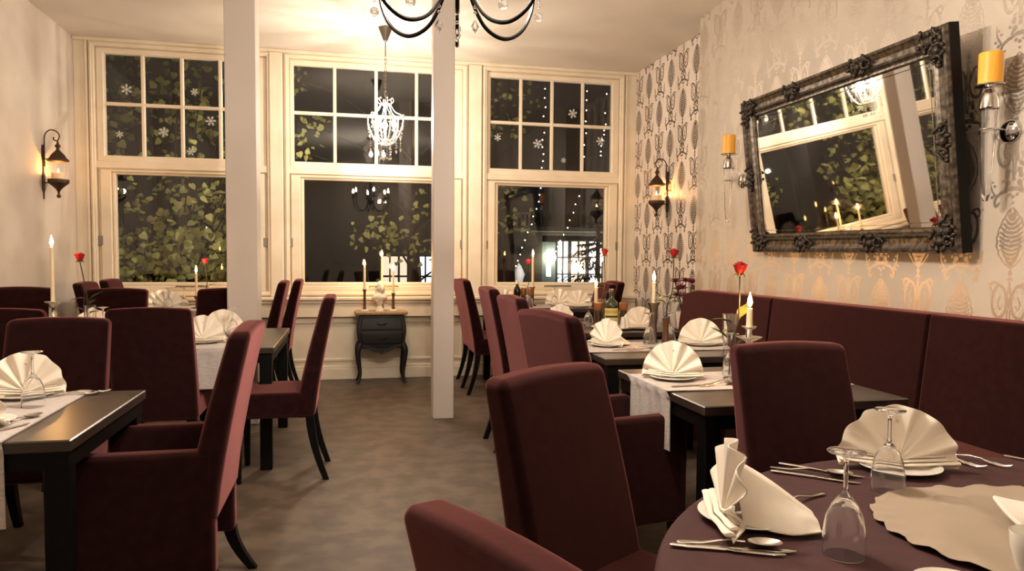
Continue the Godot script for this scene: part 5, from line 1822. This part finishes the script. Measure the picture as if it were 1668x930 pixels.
func build_outside() -> void:
	struct("ground_outside", solid(-40, 40, -0.5, -0.35, -60, ZF - 0.3), "night_ground")
	# lime shrub before the left window
	var spots := []
	var sizes := []
	var wood := MB.new()
	var base := Vector3(-2.2, -0.35, -9.6)
	for k in 46:
		var u := rng.randf()
		var tip := Vector3(rng.randf_range(-3.7, -0.75), 0, rng.randf_range(-9.9, -8.75)) - base
		var side := clampf((tip.x + base.x + 3.4) / 2.5, 0, 1)
		tip.y = lerpf(0.9, 1.75 + 1.6 * side, pow(u, 0.9)) + 0.35
		var mid := tip * 0.5 + Vector3(0, 0.35, -0.1)
		var l := spline([Vector3(rng.randf_range(-0.5, 0.5), 0, 0), mid, tip], 7)
		wood.tube(l, [0.018, 0.017, 0.016, 0.014, 0.013, 0.012, 0.011, 0.010, 0.009, 0.008, 0.007, 0.006, 0.005, 0.004, 0.003], 5)
		for j in 27:
			var p: Vector3 = l[rng.randi_range(5, l.size() - 1)]
			spots.append(p + Vector3(rng.randf_range(-0.17, 0.17), rng.randf_range(-0.15, 0.12), rng.randf_range(-0.12, 0.16)))
			sizes.append(rng.randf_range(0.75, 1.2))
	# low dense part
	for k in 1100:
		var x := rng.randf_range(-3.6, -0.7)
		var top := 1.30 + 0.35 * clampf((x + 3.0) / 1.6, 0, 1) + 0.12 * sin(x * 6)
		spots.append(Vector3(x, rng.randf_range(0.35, top), rng.randf_range(-9.6, -8.7)) - base)
		sizes.append(rng.randf_range(0.8, 1.25))
	# thinner boughs farther back, before the small upper panes
	for k in 16:
		var tip := Vector3(rng.randf_range(-4.3, -1.0), rng.randf_range(2.9, 4.3), rng.randf_range(-11.6, -10.4)) - base
		var l := spline([Vector3(rng.randf_range(-0.4, 0.4), 0, -0.4), tip * 0.55 + Vector3(0, 0.3, 0), tip], 7)
		wood.tube(l, [0.02, 0.019, 0.018, 0.016, 0.015, 0.014, 0.013, 0.012, 0.011, 0.010, 0.009, 0.008, 0.006, 0.005, 0.003], 5)
		for j in 34:
			var p: Vector3 = l[rng.randi_range(11, l.size() - 1)]
			spots.append(p + Vector3(rng.randf_range(-0.34, 0.34), rng.randf_range(-0.28, 0.25), rng.randf_range(-0.3, 0.3)))
			sizes.append(rng.randf_range(0.9, 1.4))
	leafy("lime_shrub", "green broad-leaved shrub filling the lower left window", "shrub", base, spots, sizes, 300, wood)
	# a thinner tree before the middle and right windows
	spots = []
	sizes = []
	wood = MB.new()
	base = Vector3(0.85, -0.35, -10.4)
	wood.tube(spline([Vector3.ZERO, Vector3(0.05, 1.2, 0), Vector3(-0.02, 2.6, -0.1), Vector3(0.1, 4.6, 0)], 5), [0.11, 0.108, 0.105, 0.1, 0.1, 0.098, 0.095, 0.09, 0.085, 0.08, 0.07, 0.065, 0.06, 0.055, 0.05, 0.045], 10)
	for q in [[-1.5, 2.95, 0.9], [-0.55, 1.95, 0.95], [-0.3, 2.05, 0.9], [0.25, 2.4, 0.8], [0.5, 2.0, 0.7], [-1.4, 3.3, 0.8], [1.4, 3.9, 0.6], [1.2, 3.5, 0.7], [-0.1, 1.75, 0.8], [1.3, 2.6, 0.4], [1.5, 2.2, 0.2], [-1.7, 4.0, 0.4], [0.7, 1.6, 0.5]]:
		var tip := Vector3(q[0], q[1], q[2])
		wood.tube(spline([Vector3(0, q[1] * 0.75, 0), tip * Vector3(0.5, 0.93, 0.5), tip], 5), [0.02, 0.018, 0.016, 0.014, 0.012, 0.01, 0.009, 0.008, 0.006, 0.005, 0.004], 5)
		for k in 34:
			spots.append(tip + Vector3(rng.randf_range(-0.3, 0.3), rng.randf_range(-0.2, 0.16), rng.randf_range(-0.25, 0.15)))
			sizes.append(rng.randf_range(0.6, 0.95))
	leafy("street_tree", "thin leafy tree in the dark beyond the middle window", "tree", base, spots, sizes, 60, wood)
	var mb := MB.new()
	mb.tube(spline([Vector3(2.6, -0.35, -12), Vector3(2.55, 1.5, -12), Vector3(2.5, 4, -12), Vector3(2.3, 6.5, -12)], 5), [0.19, 0.17, 0.16, 0.155, 0.15, 0.15, 0.15, 0.145, 0.14, 0.135, 0.13, 0.12, 0.11, 0.10, 0.09, 0.08], 12)
	single("tree_trunk", "dark bare tree trunk at the left of the right window's large pane", "tree trunk", mb, "bark")
	# conifer, right
	var c := thing("conifer", "dark feathery conifer before the lit building in the right window", "tree", Vector3(5.05, -0.35, -14.5))
	mb = MB.new()
	mb.tube([Vector3(0, 0, 0), Vector3(0, 3.0, 0)], [0.09, 0.02], 8)
	part("trunk", mb, "bark", c)
	mb = MB.new()
	for k in 150:
		var y := rng.randf_range(0.75, 2.9)
		var a := rng.randf_range(0, TAU)
		var ln := (3.15 - y) * 0.42 * rng.randf_range(0.7, 1.1)
		var d := Vector3(cos(a), -0.12, sin(a))
		for s: float in [-1.0, 0.0, 1.0]:
			for j in 4:
				var p := Vector3(0, y, 0) + d * ln * (0.35 + 0.2 * j)
				leaf(mb, p, (d + d.cross(Vector3.UP) * s * 0.9 + Vector3(0, -0.25, 0)).normalized(), ln * 0.34, 0.05, 0.1, Vector3.UP, 2)
	part("needles", mb, "conifer_green", c).set_meta("kind", "stuff")
	var pl := thing("porch_lantern", "small lantern on the outer face of the window wall", "lantern", Vector3(-0.71, 3.05, ZF - 0.22))
	mb = MB.new()
	mb.tube([Vector3(0, 0.02, 0), Vector3(0, 0.08, -0.12), Vector3(0, 0.05, -0.2)], 0.012, 6)
	mb.lathe(v2([[0, 0.05], [0.09, 0.0], [0.085, -0.005], [0, 0.04]]), 12, Transform3D(Basis(), Vector3(0, 0, -0.2)))
	part("bracket", mb, "black_metal", pl)
	var pb := part("bulb", bulb_mesh(0.08, 0.025), "bulb_glow", pl)
	pb.position = Vector3(0, -0.05, -0.2)
	lamp(Vector3(0, -0.015, -0.2), 0.9, WARM, 0.03, pl)
	# lit building across the street
	o_building()
	# strings of small lights
	var lines := [[Vector3(3.75, 5.28, -14), Vector3(3.72, 3.75, -14), Vector3(3.62, 2.4, -14), Vector3(3.15, 1.05, -14)], [Vector3(4.62, 5.25, -14), Vector3(4.60, 4.75, -14), Vector3(4.5, 2.7, -14), Vector3(3.95, 1.35, -14)], [Vector3(5.05, 5.28, -14), Vector3(5.0, 4.1, -14), Vector3(4.95, 3.7, -14), Vector3(4.9, 3.35, -14)], [Vector3(1.92, 5.35, -14), Vector3(1.9, 4.7, -14), Vector3(1.85, 4.4, -14), Vector3(1.8, 4.0, -14)]]
	var lc := thing("light_cable", "high cable between two dark poles that carries the strings of lights", "cable", Vector3(0, -0.35, -14))
	mb = MB.new()
	mb.tube(spline(v3([[-3, 6.2, 0], [1.9, 5.7, 0], [4.6, 5.6, 0], [9, 6.2, 0]]), 8), 0.008, 5)
	part("cable", mb, "far_frame", lc)
	for px: float in [-3.0, 9.0]:
		mb = MB.new()
		mb.tube([Vector3(px, 0, 0), Vector3(px, 6.25, 0)], [0.06, 0.04], 8)
		part("pole", mb, "far_frame", lc)
	var words := ["string of tiny white lights sloping down the left half of the right window", "string of tiny white lights sloping down the right half of the right window", "short string of tiny white lights at the upper right of the right window", "short string of tiny white lights beside the middle post"]
	for k in 4:
		var s := thing("string_light", words[k], "string lights", Vector3.ZERO, 0, "strings of lights outside")
		var l := spline(lines[k], 20)
		mb = MB.new()
		mb.tube(l, 0.004, 4)
		part("cable", mb, "far_frame", s)
		var m := MB.new()
		m.ball(Vector3.ZERO, Vector3.ONE * 0.0125, 6)
		var am := m.fin()
		var stp: int = [2, 2, 6, 8][k]
		for j in range(0, l.size(), stp):
			var u := part("bulb", am, "fairy_glow", s)
			u.position = l[j] + Vector3(rng.randf_range(-0.02, 0.02), -0.02, 0)
	for q in [[-3.92, 2.40, "in the left window near its frame"], [-2.57, 1.76, "in the left window among the leaves"]]:
		var s := thing("street_lamp", "distant white street lamp seen " + q[2], "street lamp", Vector3(q[0], -0.35, -14.2), 0, "distant street lamps")
		mb = MB.new()
		mb.tube([Vector3.ZERO, Vector3(0, q[1] + 0.28, 0)], [0.04, 0.025], 8)
		part("mast", mb, "far_frame", s)
		mb = MB.new()
		mb.ball(Vector3(0, q[1] + 0.35, 0), Vector3.ONE * 0.045, 10)
		part("bulb", mb, "fairy_glow", s)

func o_building() -> void:
	var o := thing("lit_house", "house across the street with a teal door and bright tall windows, right window", "building", Vector3(8.2, -0.35, -26))
	var mb := MB.new()
	plank(mb, -6.8, -1.3, 0, 7.0, -1.5, 0, 0)
	plank(mb, -1.3, 1.7, 2.45, 7.0, -1.5, 0, 0)
	plank(mb, 1.7, 7, 0, 7.0, -1.5, 0, 0)
	part("wall", mb, "far_wall", o)
	mb = MB.new()
	plank(mb, -6.8, 7, 2.55, 2.75, 0, 0.25, 0.02)
	part("cornice", mb, "far_wall", o)
	part("door", solid(-1.28, -0.74, 0, 2.2, -0.25, -0.15, 0.02), "teal_door", o)
	part("fanlight", solid(-1.1, -0.92, 0.9, 1.9, -0.16, -0.13, 0.01), "window_glow", o)
	for k in 3:
		var x: float = [-0.68, -0.15, 0.55][k]
		var w: float = [0.46, 0.62, 1.1][k]
		var f := part("window", solid(x, x + w, 0.35, 2.25, -0.30, -0.25), "window_glow" if k != 1 else "shop_glow", o)
		mb = MB.new()
		for j in 4:
			plank(mb, x - 0.03, x + w + 0.03, 0.35 + j * 0.62, 0.40 + j * 0.62, -0.24, -0.16, 0)
		for j in 3:
			plank(mb, x + w * j / 2.0 - 0.025, x + w * j / 2.0 + 0.025, 0.35, 2.25, -0.24, -0.16, 0)
		part("glazing_bars", mb, "far_frame", f)
	for q in [[0.05, 1.25], [1.0, 1.55], [-0.9, 1.6]]:
		mb = MB.new()
		mb.ball(Vector3(q[0], q[1], 0.12), Vector3(0.10, 0.14, 0.10), 10)
		mb.tube([Vector3(q[0], q[1] + 0.1, 0.12), Vector3(q[0], q[1] + 0.3, 0.0)], 0.02, 6)
		part("porch_lamp", mb, "bulb_glow", o)
	lamp(Vector3(0.3, 1.5, 0.9), 0.9, Color(0.95, 0.97, 1.0), 0.1, o)
	# balcony with white rails, far left of it
	mb = MB.new()
	plank(mb, -3.6, -1.9, 2.6, 2.68, 0, 0.6, 0)
	for k in 12:
		plank(mb, -3.55 + k * 0.145, -3.51 + k * 0.145, 2.68, 3.15, 0.52, 0.56, 0)
	plank(mb, -3.6, -1.9, 3.15, 3.2, 0.5, 0.58, 0)
	part("balcony", mb, "white_paint", o)
	# pale post by the pavement
	mb = MB.new()
	mb.lathe(v2([[0, 0], [0.2, 0], [0.2, 0.25], [0.13, 0.3], [0.12, 0.9], [0.16, 1.0], [0.10, 1.08], [0.15, 1.25], [0.05, 1.45], [0, 1.5]]), 14)
	single("garden_urn", "pale stone post beyond the right window, left of the candle", "stone post", mb, "statue", Vector3(3.75, -0.35, -16.2))
	lamp(Vector3(3.9, 1.2, -15.4), 0.5, Color(0.95, 0.97, 1.0), 0.1)
	# second lit facade, low in the middle window
	var p := thing("lit_shop", "row of lit shop panes low in the middle window", "building", Vector3(1.75, -0.35, -24))
	mb = MB.new()
	plank(mb, -7.5, 2.2, 1.75, 6.0, -1.5, 0, 0)
	plank(mb, -7.5, -0.75, 0, 1.75, -1.5, 0, 0)
	plank(mb, 1.0, 2.2, 0, 1.75, -1.5, 0, 0)
	part("wall", mb, "far_wall", p)
	for k in 3:
		var x := -0.72 + k * 0.58
		var f := part("window", solid(x, x + 0.5, 0.25, 1.65, -0.30, -0.25), "window_glow" if k == 2 else "shop_glow", p)
		mb = MB.new()
		for j in 3:
			plank(mb, x - 0.02, x + 0.52, 0.25 + j * 0.68, 0.31 + j * 0.68, -0.24, -0.16, 0)
		plank(mb, x + 0.22, x + 0.27, 0.25, 1.65, -0.24, -0.16, 0)
		part("glazing_bars", mb, "far_frame", f)


const E_CRYSTAL := 1.35
const E_BLACK := 3.4
const E_BEHIND := 0.5

func _ready() -> void:
	rng.seed = 20
	var cam := Camera3D.new()
	cam.name = "camera"
	add_child(cam)
	cam.projection = Camera3D.PROJECTION_FRUSTUM
	cam.keep_aspect = Camera3D.KEEP_HEIGHT
	cam.near = 0.05
	cam.far = 200.0
	cam.size = cam.near * 930.0 / 1188.8
	cam.frustum_offset = Vector2(0, cam.near * 12.8 / 1188.8)
	cam.position = Vector3(0, 1.312, 0)
	cam.basis = Basis(Vector3.UP, deg_to_rad(-12.527)) * Basis(Vector3.RIGHT, deg_to_rad(-2.95)) * Basis(Vector3.BACK, deg_to_rad(0.446))
	cam.current = true
	var we := WorldEnvironment.new()
	we.name = "environment"
	var env := Environment.new()
	env.background_mode = Environment.BG_COLOR
	env.background_color = Color(0.05, 0.048, 0.045)
	env.tonemap_mode = Environment.TONE_MAPPER_LINEAR
	env.tonemap_exposure = 1.5
	env.sdfgi_enabled = true
	env.ssao_enabled = true
	env.ssil_enabled = true
	we.environment = env
	add_child(we)
	make_materials()
	build_room()
	build_seating()
	build_lamps()
	build_items()
	build_corner_things()
	build_outside()
